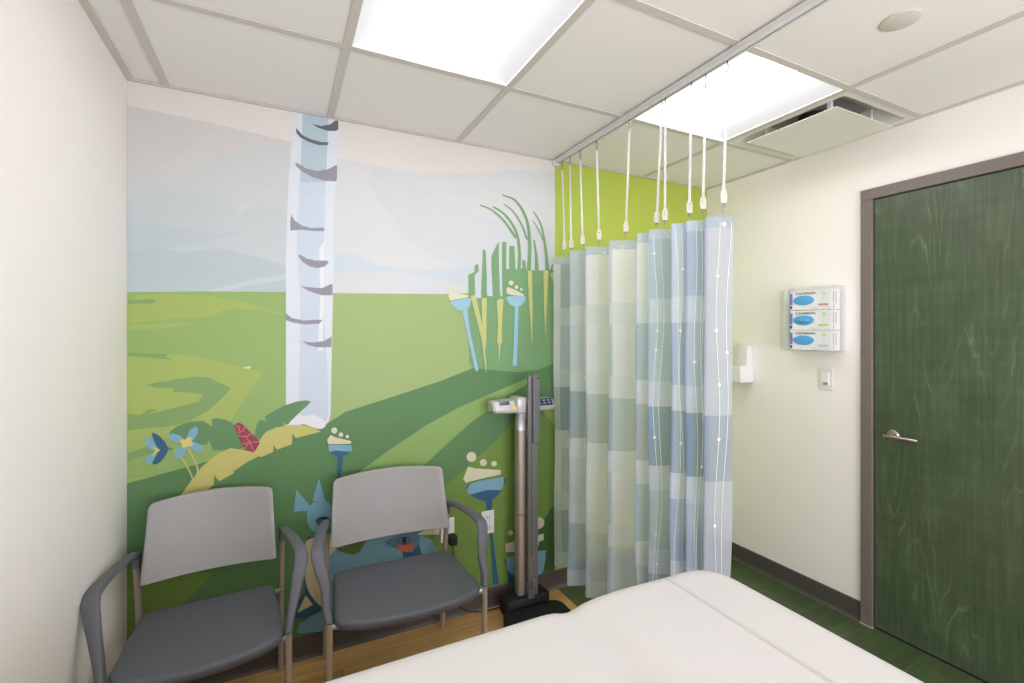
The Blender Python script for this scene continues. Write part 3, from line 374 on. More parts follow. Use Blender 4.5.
(27,'petal_blue',[(0.194,0.926),(0.194,0.929),(0.193,0.931),(0.193,0.932),(0.195,0.933),(0.201,0.933),(0.214,0.932),(0.233,0.931),(0.253,0.928),(0.272,0.925),(0.285,0.923),(0.292,0.920),(0.295,0.918),(0.295,0.915),(0.294,0.913),(0.294,0.910),(0.295,0.906),(0.297,0.902),(0.298,0.898),(0.296,0.895),(0.291,0.894),(0.281,0.895),(0.267,0.897),(0.251,0.900),(0.236,0.903),(0.224,0.905),(0.216,0.905),(0.210,0.904),(0.205,0.903),(0.202,0.902),(0.198,0.903),(0.196,0.907),(0.195,0.911),(0.194,0.917),(0.194,0.922)]),
(27,'cream',[(0.203,0.978),(0.224,0.965),(0.289,0.943),(0.293,0.937),(0.288,0.929),(0.194,0.937),(0.188,0.957)]),
(27,'cream',[(0.231,0.996),(0.231,0.992),(0.229,0.988),(0.226,0.985),(0.223,0.984),(0.219,0.983),(0.215,0.985),(0.211,0.987),(0.208,0.990),(0.206,0.994),(0.206,0.998),(0.206,1.002),(0.208,1.006),(0.211,1.009),(0.215,1.010),(0.219,1.011),(0.223,1.010),(0.226,1.007),(0.229,1.004),(0.231,1.000)]),
(27,'cream',[(0.257,0.974),(0.257,0.971),(0.255,0.968),(0.253,0.966),(0.250,0.965),(0.247,0.965),(0.244,0.966),(0.241,0.967),(0.239,0.970),(0.238,0.973),(0.237,0.976),(0.238,0.979),(0.239,0.982),(0.241,0.984),(0.244,0.985),(0.247,0.986),(0.250,0.985),(0.253,0.983),(0.255,0.981),(0.257,0.977)]),
(27,'cream',[(0.283,0.963),(0.282,0.960),(0.281,0.958),(0.279,0.957),(0.277,0.956),(0.275,0.956),(0.273,0.956),(0.270,0.958),(0.269,0.959),(0.268,0.962),(0.267,0.964),(0.268,0.967),(0.269,0.969),(0.270,0.971),(0.273,0.972),(0.275,0.972),(0.277,0.971),(0.279,0.970),(0.281,0.968),(0.282,0.965)]),
(27,'cream',[(0.764,1.647),(0.868,1.633),(0.866,1.624),(0.768,1.603),(0.759,1.625)]),
(27,'cream',[(0.789,1.671),(0.788,1.666),(0.786,1.663),(0.783,1.659),(0.779,1.657),(0.775,1.657),(0.771,1.657),(0.767,1.659),(0.764,1.662),(0.762,1.665),(0.761,1.669),(0.762,1.673),(0.764,1.677),(0.767,1.680),(0.771,1.682),(0.775,1.683),(0.779,1.683),(0.783,1.681),(0.786,1.678),(0.788,1.675)]),
(27,'cream',[(0.823,1.659),(0.823,1.655),(0.821,1.653),(0.819,1.650),(0.816,1.649),(0.813,1.648),(0.809,1.649),(0.806,1.650),(0.804,1.652),(0.803,1.655),(0.802,1.658),(0.803,1.661),(0.804,1.663),(0.806,1.666),(0.809,1.667),(0.813,1.668),(0.816,1.668),(0.819,1.666),(0.821,1.664),(0.823,1.661)]),
(27,'cream',[(0.853,1.655),(0.852,1.653),(0.851,1.650),(0.849,1.648),(0.847,1.647),(0.844,1.647),(0.841,1.647),(0.839,1.648),(0.837,1.650),(0.836,1.652),(0.835,1.655),(0.836,1.657),(0.837,1.659),(0.839,1.661),(0.841,1.662),(0.844,1.663),(0.847,1.663),(0.849,1.662),(0.851,1.660),(0.852,1.658)]),
(27,'cream',[(1.091,1.687),(1.142,1.671),(1.190,1.649),(1.187,1.639),(1.110,1.644),(1.084,1.653),(1.085,1.674)]),
(27,'cream',[(1.127,1.710),(1.126,1.705),(1.124,1.702),(1.121,1.698),(1.117,1.696),(1.112,1.696),(1.108,1.696),(1.104,1.698),(1.100,1.700),(1.098,1.704),(1.098,1.708),(1.098,1.712),(1.100,1.716),(1.104,1.719),(1.108,1.721),(1.112,1.722),(1.117,1.722),(1.121,1.720),(1.124,1.717),(1.126,1.714)]),
(27,'cream',[(1.157,1.688),(1.156,1.685),(1.155,1.682),(1.152,1.679),(1.149,1.678),(1.145,1.677),(1.142,1.677),(1.138,1.679),(1.136,1.681),(1.134,1.684),(1.133,1.687),(1.134,1.690),(1.136,1.693),(1.138,1.696),(1.142,1.697),(1.145,1.698),(1.149,1.698),(1.152,1.696),(1.155,1.694),(1.156,1.691)]),
(27,'cream',[(1.183,1.677),(1.182,1.674),(1.181,1.672),(1.179,1.670),(1.177,1.669),(1.174,1.669),(1.171,1.669),(1.169,1.670),(1.167,1.672),(1.166,1.674),(1.165,1.676),(1.166,1.678),(1.167,1.681),(1.169,1.682),(1.171,1.683),(1.174,1.684),(1.177,1.684),(1.179,1.683),(1.181,1.681),(1.182,1.679)]),
(27,'petal_blue',[(0.866,0.646),(0.869,0.651),(0.873,0.656),(0.880,0.660),(0.891,0.664),(0.907,0.666),(0.932,0.669),(0.965,0.670),(1.001,0.671),(1.034,0.671),(1.057,0.670),(1.069,0.669),(1.073,0.667),(1.072,0.664),(1.069,0.661),(1.068,0.656),(1.069,0.651),(1.069,0.644),(1.069,0.636),(1.067,0.629),(1.066,0.623),(1.064,0.618),(1.062,0.613),(1.060,0.609),(1.055,0.606),(1.048,0.604),(1.037,0.605),(1.023,0.608),(1.007,0.611),(0.991,0.614),(0.973,0.615),(0.953,0.614),(0.931,0.612),(0.908,0.609),(0.889,0.607),(0.875,0.608),(0.866,0.613),(0.862,0.621),(0.861,0.630),(0.863,0.639)]),
(27,'cream',[(0.866,0.752),(0.907,0.737),(1.052,0.710),(1.049,0.686),(0.973,0.682),(0.868,0.673),(0.855,0.669),(0.839,0.692)]),
(27,'cream',[(0.911,0.796),(0.910,0.789),(0.906,0.782),(0.900,0.777),(0.892,0.774),(0.884,0.774),(0.875,0.776),(0.868,0.781),(0.862,0.787),(0.858,0.795),(0.857,0.803),(0.858,0.810),(0.862,0.817),(0.868,0.822),(0.875,0.825),(0.884,0.825),(0.892,0.823),(0.900,0.818),(0.906,0.812),(0.910,0.804)]),
(27,'cream',[(0.971,0.760),(0.970,0.754),(0.967,0.749),(0.962,0.746),(0.957,0.744),(0.951,0.744),(0.944,0.746),(0.939,0.749),(0.934,0.753),(0.932,0.759),(0.931,0.765),(0.932,0.770),(0.934,0.775),(0.939,0.778),(0.944,0.780),(0.951,0.781),(0.957,0.779),(0.962,0.776),(0.967,0.771),(0.970,0.766)]),
(27,'cream',[(1.028,0.747),(1.028,0.742),(1.025,0.738),(1.022,0.735),(1.017,0.734),(1.012,0.734),(1.007,0.735),(1.003,0.738),(0.999,0.741),(0.997,0.746),(0.996,0.750),(0.997,0.755),(0.999,0.759),(1.003,0.762),(1.007,0.763),(1.012,0.763),(1.017,0.762),(1.022,0.759),(1.025,0.756),(1.028,0.751)]),
(27,'petal_blue',[(1.087,0.224),(1.087,0.230),(1.085,0.233),(1.087,0.236),(1.094,0.237),(1.110,0.238),(1.142,0.237),(1.186,0.236),(1.236,0.233),(1.282,0.231),(1.314,0.228),(1.329,0.226),(1.334,0.224),(1.332,0.221),(1.328,0.218),(1.326,0.212),(1.326,0.204),(1.326,0.195),(1.325,0.184),(1.324,0.172),(1.321,0.161),(1.319,0.148),(1.316,0.135),(1.312,0.121),(1.307,0.109),(1.299,0.101),(1.288,0.098),(1.274,0.098),(1.258,0.098),(1.241,0.098),(1.225,0.098),(1.208,0.098),(1.189,0.101),(1.171,0.108),(1.153,0.116),(1.139,0.124),(1.126,0.133),(1.116,0.142),(1.107,0.152),(1.099,0.162),(1.093,0.172),(1.089,0.183),(1.087,0.194),(1.085,0.206),(1.085,0.216)]),
(27,'cream',[(1.079,0.313),(1.153,0.314),(1.262,0.319),(1.314,0.323),(1.314,0.287),(1.284,0.283),(1.281,0.261),(1.139,0.257),(1.082,0.266)]),
(27,'cream',[(1.124,0.363),(1.124,0.359),(1.121,0.355),(1.118,0.353),(1.114,0.351),(1.109,0.352),(1.104,0.353),(1.100,0.356),(1.096,0.360),(1.094,0.364),(1.093,0.368),(1.094,0.373),(1.096,0.376),(1.100,0.379),(1.104,0.380),(1.109,0.380),(1.114,0.378),(1.118,0.375),(1.121,0.371),(1.124,0.367)]),
(27,'cream',[(1.194,0.374),(1.193,0.369),(1.190,0.364),(1.186,0.361),(1.180,0.359),(1.174,0.360),(1.168,0.362),(1.162,0.365),(1.158,0.370),(1.155,0.376),(1.154,0.381),(1.155,0.387),(1.158,0.391),(1.162,0.394),(1.168,0.396),(1.174,0.396),(1.180,0.394),(1.186,0.390),(1.190,0.385),(1.193,0.380)]),
(27,'cream',[(1.318,0.381),(1.317,0.371),(1.311,0.363),(1.303,0.358),(1.292,0.355),(1.281,0.355),(1.269,0.359),(1.259,0.366),(1.251,0.374),(1.246,0.384),(1.244,0.395),(1.246,0.404),(1.251,0.412),(1.259,0.418),(1.269,0.421),(1.281,0.420),(1.292,0.417),(1.303,0.410),(1.311,0.402),(1.317,0.392)]),
(28,'grass_yellow',[(1.212,1.780),(1.240,1.782),(1.244,1.593),(1.241,1.356),(1.223,1.592)]),
(28,'grass_yellow',[(1.312,1.786),(1.344,1.788),(1.335,1.595),(1.324,1.408),(1.315,1.595)]),
(28,'grass_yellow',[(1.354,1.772),(1.381,1.783),(1.381,1.716)]),
(28,'grass_yellow',[(0.880,1.629),(0.907,1.639),(0.947,1.466),(0.969,1.253),(0.964,1.230),(0.942,1.401)]),
(28,'grass_yellow',[(0.941,1.622),(0.970,1.623),(0.967,1.401),(0.962,1.346),(0.945,1.447)]),
(28,'grass_yellow',[(1.027,1.606),(1.037,1.620),(1.066,1.621),(1.056,1.447),(1.060,1.389),(1.050,1.382),(1.040,1.265),(1.037,1.382),(1.029,1.389),(1.035,1.494)]),
(28,'haze_g',[(0.969,1.770),(0.997,1.772),(1.004,1.633),(0.972,1.634)]),
(28,'haze_g',[(1.040,1.775),(1.057,1.776),(1.061,1.635),(1.049,1.635)]),
(28,'olive_light',[(1.256,1.358),(1.384,1.408),(1.384,1.395)]),
]

# ------------------------------------------------------------------ the room shell
def struct(name, bm, m, label, cat='wall', **k):
    o = obj(name, bm, m, **k); return tag(o, label, cat, kind='structure')

bm = bmesh.new()
box(bm, XL-.1, XT+.01, YF-.1, YB+.1, -.08, 0, mi=0); box(bm, XT+.01, XR+.1, YF-.1, YB+.1, -.08, 0, mi=1)
struct('floor', bm, [M_WOOD, M_GREENFL], 'plank floor, honey wood on the left and green planks on the right', 'floor')
struct('wall_left', B(XL-.1, XL, YF-.1, YB, 0, ZC+.1), M_WALL, 'plain white wall on the left')
struct('wall_right', B(XR, XR+.1, YF-.1, YB, 0, ZC+.1), M_WALL, 'white wall with the green door')
struct('wall_back', B(XL-.1, XR+.1, YB, YB+.1, 0, ZC+.1), M_LIME, 'lime green wall behind the curtain and mural')
bm = bmesh.new()      # wall behind the photographer, with a wide window opening added for fill light
for a in ((XL-.1, XL+.3, 0, ZC+.1), (XR-.3, XR+.1, 0, ZC+.1), (XL+.3, XR-.3, 0, .45), (XL+.3, XR-.3, 2.1, ZC+.1)): box(bm, a[0], a[1], YF-.1, YF, a[2], a[3])
struct('wall_front', bm, M_WALL, 'white wall behind the viewer, with an added window opening')
bm = bmesh.new()  # frame of the added window opening, never in view
for x in (XL+.3, (XL+XR)/2-.025, XR-.35): box(bm, x, x+.05, YF-.07, YF-.02, .45, 2.1)
for z in (.45, 2.05): box(bm, XL+.3, XR-.3, YF-.07, YF-.02, z, z+.05)
struct('added_window_1', bm, M_WHITEPL, 'white frame of the added window behind the viewer', 'window')
def add_fill_light():  # area fill light added behind the camera to lift ceiling and walls
    l = bpy.data.lights.new('added_fill_light', 'AREA'); l.shape = 'RECTANGLE'; l.size = 2.5; l.size_y = 1.6; l.energy = FILL; l.color = (.96, .965, 1.06)
    o = bpy.data.objects.new('added_fill_light', l); COL.objects.link(o); o.location = ((XL+XR)/2, YF-.2, 1.2); o.rotation_euler = (PI/2+math.radians(28), 0, 0)
FILL = 99
add_fill_light()

lights = {(1, 0), (3, 0), (1, 4), (3, 4)}      # (column, row) grid cells that hold a light fixture, the rear pair added for brightness
vents = {(4, 0)}
xs = [XL] + GX + [XR]; ys = [YB] + GY + [YF]
bm = bmesh.new()
for i in range(len(xs)-1):
    for j in range(len(ys)-1):
        if (i-1, j-1) in lights or (i-1, j-1) in vents: continue
        box(bm, xs[i], xs[i+1], ys[j+1], ys[j], ZC, ZC+.018)
box(bm, XL-.1, XR+.1, YF-.1, YB+.1, ZC+.17, ZC+.2)
struct('ceiling', bm, M_TILE, 'suspended ceiling of pale acoustic tiles', 'ceiling')
bm = bmesh.new(); w = .0135
for x in GX: box(bm, x-w, x+w, YF, YB, ZC-.005, ZC-.001)
for y in GY: box(bm, XL, XR, y-w, y+w, ZC-.0052, ZC-.0012)
box(bm, XL, XL+.022, YF, YB, ZC-.006, ZC-.0014); box(bm, XR-.02, XR, YF, YB, ZC-.006, ZC-.0014)
box(bm, XL, XR, YB-.016, YB, ZC-.0062, ZC-.0016); box(bm, XL, XR, YF, YF+.02, ZC-.0062, ZC-.0016)
struct('trim_1', bm, M_GRID, 'metal grid holding the ceiling tiles', 'ceiling grid')

def baseboard(name, a, b, n, label):
    """cove base from a to b on the floor, n points into the room"""
    a, b, n = Vector(a), Vector(b), Vector(n); prof = [(0,0),(.016,0),(.013,.004),(.008,.012),(.006,.025),(.006,.094),(.004,.1),(0,.1)]
    bm = rings_mesh(bmesh.new(), [[p + n*u + Vector((0,0,z)) for u, z in prof] for p in (a, b)])
    return struct(name, bm, M_BASE, label, 'baseboard')
baseboard('baseboard_back', (XL,YB,0), (XR,YB,0), (0,-1,0), 'dark taupe vinyl base under the mural wall')
baseboard('baseboard_left', (XL,YF,0), (XL,YB,0), (1,0,0), 'dark taupe vinyl base along the left wall')
baseboard('baseboard_right', (XR,1.329,0), (XR,YB,0), (-1,0,0), 'dark taupe vinyl base between curtain and door')

# ------------------------------------------------------------------ mural
PAL = dict(bark=(150,149,160), bark_dark=(103,106,115), berry=(168,60,82), berry_line=(214,130,132), birch_blue=(205,218,232), birch_pale=(224,230,238),
 birch_teal=(184,205,216), birch_white=(236,238,242), black=(40,44,52), cream=(228,224,188), cream_dark=(222,212,160), flower_yellow=(232,210,120), grass=(122,170,110),
 grass_yellow=(206,208,122), green_dark=(92,140,82), green_deep=(70,112,52), green_light=(163,188,112), green_mid=(150,184,98), green_soft=(132,170,96),
 green_streak=(142,180,92), green_streak2=(140,176,80), green_yellow=(168,190,92), haze_a=(216,212,208), haze_b=(219,221,220), haze_c=(208,212,210), haze_d=(202,211,212),
 haze_e=(189,205,208), haze_e2=(194,208,211), haze_f=(213,218,219), haze_g=(206,218,224), haze_light=(206,213,213), haze_light2=(216,220,222), haze_line=(210,215,214), haze_warm=(213,210,206),
 leaf_dark=(98,148,92), leaf_yellow=(208,200,108), olive=(118,154,62), olive_dark=(94,122,50), olive_light=(150,176,80), orange=(214,112,78), petal_blue=(128,184,206),
 petal_blue2=(92,140,160), petal_navy=(46,100,140), petal_sky=(156,204,224), petal_sky2=(120,178,198), stem_yellow=(204,200,118))
names = sorted(PAL); pm = [mat('mural_base_paper', (214,209,203), .55)]
def tone(c): g = .3*c[0]+.59*c[1]+.11*c[2]; return tuple((v*.90+g*.10)*.925 for v in c)
for k in names: pm.append(mat('mural_'+k, tone(PAL[k]), .55, noise=.03, nscale=3, stretch=(1,1,4)))
bm = bmesh.new(); box(bm, XL+.001, XT, YB-.001, YB, .098, ZC-.006)
for i, (lay, c, pts) in enumerate(MURAL):
    y = YB - .0012 - i*.00004; vs = []
    for p in pts:
        if vs and (vs[-1].co - Vector((p[0], y, p[1]))).length < 1e-4: continue
        vs.append(bm.verts.new((p[0], y, p[1])))
    if (vs[0].co-vs[-1].co).length < 1e-4: bm.verts.remove(vs.pop())
    if len(vs) > 2: bm.faces.new(vs).material_index = names.index(c)+1
for f in bm.faces:
    f.normal_update()
mur = obj('wall_mural', bm, pm)
tag(mur, 'printed wall mural of meadow, birch trunk and blue flowers', 'mural')

# ------------------------------------------------------------------ ceiling fixtures
def troffer(x0, x1, y0, y1, label, grp='recessed ceiling lights'):
    cx, cy, hx = (x0+x1)/2, (y0+y1)/2, (x1-x0)/2-.012
    hy = (y1-y0)/2-.012
    t = thing('ceiling_light', label, 'light', (cx, cy, ZC), group=grp)
    bm = bmesh.new()
    for a in (-1, 1):
        box(bm, a*hx-.004, a*hx+.004, -hy, hy, -.004, .07); box(bm, -hx, hx, a*hy-.004, a*hy+.004, -.004, .07)
    box(bm, -hx, hx, -hy, hy, .095, .1)
    obj('housing', bm, M_WHITEPL, t)
    for s in (-1, 1):      # curved side wings rising towards the centre
        prof = [(s*(hx-.004 - (hx-.1)*u), .0 + .062*math.sin(u*PI*.5)) for u in (k/12 for k in range(13))]
        rings = [[Vector((x, y, z)) for x, z in prof] + [Vector((x, y, z+.004)) for x, z in prof[::-1]] for y in (-hy+.003, hy-.003)]
        obj('side_reflector', rings_mesh(bmesh.new(), rings), M_WING, t, True)
    prof = [(.1*math.cos(PI*k/10), .062-.03*math.sin(PI*k/10)) for k in range(11)]
    rings = [[Vector((x, y, z)) for x, z in prof] for y in (-hy+.003, hy-.003)]
    obj('centre_lens', rings_mesh(bmesh.new(), rings), M_LENS, t, True, 60)
    return t
troffer(GX[1], GX[2], GY[1], GY[0], 'lit square ceiling light in front of the birch trunk, left of the curtain track')
troffer(GX[3], GX[4], GY[1], GY[0], 'lit square ceiling light right of the curtain track beside the air vent')
troffer(GX[1], GX[2], GY[5], GY[4], 'added unseen square ceiling light behind the viewer on the left')  # this fixture and the next are added out of view to brighten the room
troffer(GX[3], GX[4], GY[5], GY[4], 'added unseen square ceiling light behind the viewer on the right')

v = thing('air_vent', 'square white ceiling air vent with a drop panel beside the right light', 'vent', (2.31, 1.38, ZC))
x0, x1, y0, y1 = GX[4]-2.31+.012, XR-2.31-.02, GY[1]-1.38+.012, GY[0]-1.38-.012
bm = bmesh.new()
R = []
for ins, z in ((0,-.003),(.03,-.003),(.034,.004),(.05,.03),(.08,.055),(.12,.06)):
    R.append([Vector((p[0], p[1], z)) for p in rounded([(x0+ins,y0+ins),(x1-ins,y0+ins),(x1-ins,y1-ins),(x0+ins,y1-ins)], .001+ins*.5, 4)])
rings_mesh(bm, R, False, False)
R = [[p+Vector((0,0,.003)) for p in r] for r in R]
rings_mesh(bm, R[::-1], False, False)
obj('vent_frame', bm, mat('vent_white', (226,225,215), .5), v, True, 40)
obj('duct_throat', B(x0+.1, x1-.1, y0+.1, y1-.1, .06, .14), mat('duct_grey', (150,150,146), .5), v)
pan = obj('drop_panel', B(-.235, .205, -.222, .195, -.034, -.031, .001, 1), mat('vent_white', (226,225,215), .5), v)
for sx in (-.17, .14):
    for sy in (-.16, .13): obj('hanger', B(sx-.008, sx+.008, sy-.008, sy+.008, -.031, .058), M_WHITEPL, v)
obj('damper', cyl(bmesh.new(), (-.03,0,.0), (0,0,1), .06, .06, 32), M_DARK, v)

d = obj('ceiling_cover_plate', lathe(bmesh.new(), (1.735,.78,ZC-.001), (0,0,-1), [(0,0),(.052,0),(.052,.002),(.049,.0035),(0,.004)], 40), mat('cover_plate_paint', (208,202,194), .6), smooth=True)
tag(d, 'round flat off-white cover plate on ceiling right of curtain track', 'cover plate')

# ------------------------------------------------------------------ curtain track, straps, curtain
tr = thing('curtain_track', 'straight satin metal curtain track fixed along the ceiling', 'curtain track', (XT, YB, ZC))
bm = bmesh.new()
prof = [(-.017,-.001),(-.017,-.022),(-.012,-.026),(-.004,-.026),(-.004,-.012),(.004,-.012),(.004,-.026),(.012,-.026),(.017,-.022),(.017,-.001)]
rings_mesh(bm, [[Vector((x,y,z-.006)) for x,z in prof] for y in (YF-YB+.01, -.004)])
obj('rail', bm, M_TRACK, tr)
obj('slot', B(-.0038,.0038, YF-YB+.02, -.03, -.024,-.0185), M_BLACK, tr, label='dark slot along the underside of the rail')
obj('end_cap', B(-.02,.02, -.03,-.001, -.036,-.005, .004), M_WHITEPL, tr)

ZT, ZH = 1.862, .14
STRAPS = [(2.1978, 2.1714), (2.1191, 2.1056), (2.0245, 1.9994), (1.883, 1.8613), (1.6369, 1.6651), (1.4399, 1.4727), (1.4233, 1.4255), (1.2899, 1.2996), (1.2222, 1.2357), (1.1305, 1.1473)]
PANELS = [((1.3609, 2.2413 ), (1.4482, 2.1983), [(0.45, 0 ), (1, 1)] ), ((1.335, 2.0403 ), (1.4205, 1.9982), [(1, 2)] ), ((1.3432, 1.9104 ), (1.4555, 1.8551), [(0.58, 3 ), (1, 4)] ), ((1.3491, 1.734 ), (1.4724, 1.6733), [(0.18, 5 ), (0.9, 6 ), (1, 7)] ), ((1.3564, 1.554 ), (1.4135, 1.5259), [(1, 7)] ), ((1.3504, 1.475 ), (1.4421, 1.4299), [(0.05, 7 ), (1, 8)] ), ((1.3553, 1.3567 ), (1.416, 1.3268), [(1, 9)] ), ((1.372, 1.2977 ), (1.4447, 1.2619), [(1, 10)] ), ((1.3826, 1.221 ), (1.4754, 1.1753), [(1, 11)])]
CLOTH = {}
def cloth_mat():
    m = bpy.data.materials.new('sheer_patchwork_cloth'); m.use_nodes = True; nt = m.node_tree
    for n in list(nt.nodes): nt.nodes.remove(n)
    out = nt.nodes.new('ShaderNodeOutputMaterial'); at = nt.nodes.new('ShaderNodeAttribute'); at.attribute_name = 'patch'
    tc = nt.nodes.new('ShaderNodeTexCoord'); nz = nt.nodes.new('ShaderNodeTexNoise'); nz.inputs['Scale'].default_value = 14
    mp = nt.nodes.new('ShaderNodeMapping'); mp.inputs['Scale'].default_value = (6,6,90); nt.links.new(tc.outputs['Object'], mp.inputs[0])
    n2 = nt.nodes.new('ShaderNodeTexNoise'); n2.inputs['Scale'].default_value = 3; nt.links.new(mp.outputs[0], n2.inputs['Vector'])
    nt.links.new(tc.outputs['Object'], nz.inputs['Vector'])
    hs = nt.nodes.new('ShaderNodeHueSaturation'); nt.links.new(at.outputs['Color'], hs.inputs['Color'])
    nt.links.new(math_node(nt, 'ADD', math_node(nt, 'MULTIPLY', n2.outputs['Fac'], .12), .94), hs.inputs['Value'])
    bp = nt.nodes.new('ShaderNodeBump'); bp.inputs['Strength'].default_value = .6; bp.inputs['Distance'].default_value = .01; nt.links.new(nz.outputs['Fac'], bp.inputs['Height'])
    df = nt.nodes.new('ShaderNodeBsdfDiffuse'); tl = nt.nodes.new('ShaderNodeBsdfTranslucent'); tp = nt.nodes.new('ShaderNodeBsdfTransparent')
    for s in (df, tl): nt.links.new(hs.outputs[0], s.inputs['Color']); nt.links.new(bp.outputs[0], s.inputs['Normal'])
    m1 = nt.nodes.new('ShaderNodeMixShader'); m1.inputs[0].default_value = .36; nt.links.new(df.outputs[0], m1.inputs[1]); nt.links.new(tl.outputs[0], m1.inputs[2])
    m2 = nt.nodes.new('ShaderNodeMixShader'); m2.inputs[0].default_value = .2; nt.links.new(m1.outputs[0], m2.inputs[1]); nt.links.new(tp.outputs[0], m2.inputs[2])
    nt.links.new(m2.outputs[0], out.inputs[0]); return m
M_CLOTH = cloth_mat()

cur = thing('privacy_curtain', 'sheer blue and green patchwork privacy curtain hanging from long straps', 'curtain', (XT, 1.7, 0))
# plan line of the cloth: (x, y, colour column) ; every visible pleat then its return fold
line = []
for k, (L, Rr, cols) in enumerate(PANELS):
    L, Rr = Vector(L), Vector(Rr)
    n = 10; dirv = (Rr-L); nrm = Vector((dirv.y, -dirv.x)).normalized()
    for i in range(n+1):
        t = i/n; bow = .008*math.sin(PI*t)
        p = L.lerp(Rr, t) + nrm*bow
        c = [cc for f, cc in cols if t <= f+1e-6][0]
        line.append((p.x, p.y, c))
    if k < len(PANELS)-1:
        Ln = Vector(PANELS[k+1][0]); 
        for t in (.12, .5, .88):
            p = Rr.lerp(Ln, t) + nrm*(.012 if t < .3 else (-.012 if t > .7 else 0))*.6
            line.append((p.x, p.y, cols[-1][1]))
COLS = [(214,224,230),(160,180,216),(186,202,230),(228,230,250),(210,220,226),(194,208,228),(232,233,248),(204,216,226),(160,186,214),(188,204,230),(150,176,214),(164,172,188)]
ALT = {9:(160,182,220), 7:(176,196,222), 8:(172,198,214), 5:(180,202,214)}
def patch(c, z):
    b = tuple(255-(255-v)*.62 for v in COLS[c]) if c == 11 else tuple(255-(255-v)*(.72 if c in (1,2,5,8,9,10) else .38) for v in COLS[c]); light = tuple(int(.35*v+.65*w) for v, w in zip(b, (226,234,246) if c != 11 else (192,202,212)))
    dark = tuple(int(v*f) for v, f in zip(b, (.83,.87,.90)))
    if z > ZT-.04: return (204,217,238) if c != 11 else (176,190,208)
    for top, kind in ((1.58,'t'),(1.48,'l'),(1.24,'b'),(1.14,'l'),(.90,'d'),(.80,'l'),(.56,'b'),(.46,'l'),(.22,'m'),(-1,'l')):
        if z > top:
            if kind == 't': return b
            if kind == 'l': return light
            if kind == 'd': return dark
            if kind == 'b': return tuple(255-(255-v)*.75 for v in ALT[c]) if c in ALT else tuple(int(.6*v+.4*w) for v, w in zip(b, light))
            return tuple(int(v*f) for v, f in zip(b, (.9,.93,.95)))
zr = [ZT, ZT-.04]
lv = [1.58,1.48,1.24,1.14,.90,.80,.56,.46,.22,ZH]
z0 = ZT-.04
for l in lv:
    n = max(1, round((z0-l)/.04)); zr += [z0+(l-z0)*k/n for k in range(1, n+1)]; z0 = l
def drape(x, y, s, z):
    h = (ZT-z)/(ZT-ZH)
    gather = 1
    yy = 1.7 + (y-1.7)*gather
    a = .010*h*math.sin(s*37+z*2.1) + .004*h*math.sin(z*9+s*11)
    sag = 0; yy += max(0, 1.25-y)*.28*h
    return Vector((x-XT + a, yy-1.7 + .004*h*math.sin(z*6+s*20), z + sag))
slen = [0]
for a, b in zip(line, line[1:]): slen.append(slen[-1]+math.hypot(a[0]-b[0], a[1]-b[1]))
me = bpy.data.meshes.new('cloth'); V = []; F = []; C = []
for z in zr:
    for (x, y, c), s in zip(line, slen): V.append(drape(x, y, s, z))
n = len(line)
for j in range(len(zr)-1):
    for i in range(n-1):
        F.append((j*n+i, j*n+i+1, (j+1)*n+i+1, (j+1)*n+i)); C.append(patch(line[i+1][2], (zr[j]+zr[j+1])/2))
me.from_pydata(V, [], F)
at = me.color_attributes.new('patch', 'FLOAT_COLOR', 'CORNER')
k = 0
for p, c in zip(me.polygons, C):
    p.use_smooth = True
    for li in p.loop_indices: at.data[li].color = lin(c)
cl = bpy.data.objects.new('cloth', me); COL.objects.link(cl); cl.parent = cur; me.materials.append(M_CLOTH)
# embroidered white threads with small dots, a hair in front of the cloth (towards the room's left side)
def at_s(p, t, z):
    L, Rr, _ = PANELS[p]; i0 = 14*p; f = t*10; i = min(int(f), 9); a, b = line[i0+i], line[i0+i+1]; u = f-i
    s = slen[i0+i]+(slen[i0+i+1]-slen[i0+i])*u
    return drape(a[0]+(b[0]-a[0])*u, a[1]+(b[1]-a[1])*u, s, z)
M_THREAD = mat('white_thread', (246,248,250), .6)
for p, t0, t1, dots in ((5,.22,.3,(1.76,1.42,1.36,.98,.62)), (6,.55,.15,(1.68,1.44,1.0)), (6,.2,.75,()), (7,.35,.5,(1.3,)), (7,.85,.4,(1.72,.9)), (8,.42,.5,(1.62,1.42,1.24,1.02,.72)), (8,.85,.6,(1.36,)), (1,.9,.8,(1.2,)), (5,.5,.38,(.5,)), (7,.6,.8,())):
    nrm = Vector((PANELS[p][1][1]-PANELS[p][0][1], -(PANELS[p][1][0]-PANELS[p][0][0]), 0)).normalized()
    bm = bmesh.new(); pts = []
    for k in range(44):
        z = ZT-.02-(ZT-ZH-.03)*k/43
        t = t0+(t1-t0)*k/43+.07*math.sin(k*.35+p)
        pts.append(at_s(p, min(max(t,.02),.98), z)+nrm*.0022)
    tube(bm, pts, .0011, 5)
    for z in dots:
        k = (ZT-.02-z)/(ZT-ZH-.03)*43; q = pts[int(min(max(k,0),43))]
        lathe(bm, q, nrm, [(0,-.001),(.006,0),(.005,.003),(0,.004)], 10)
    obj('embroidered_thread', bm, M_THREAD, cl, True)

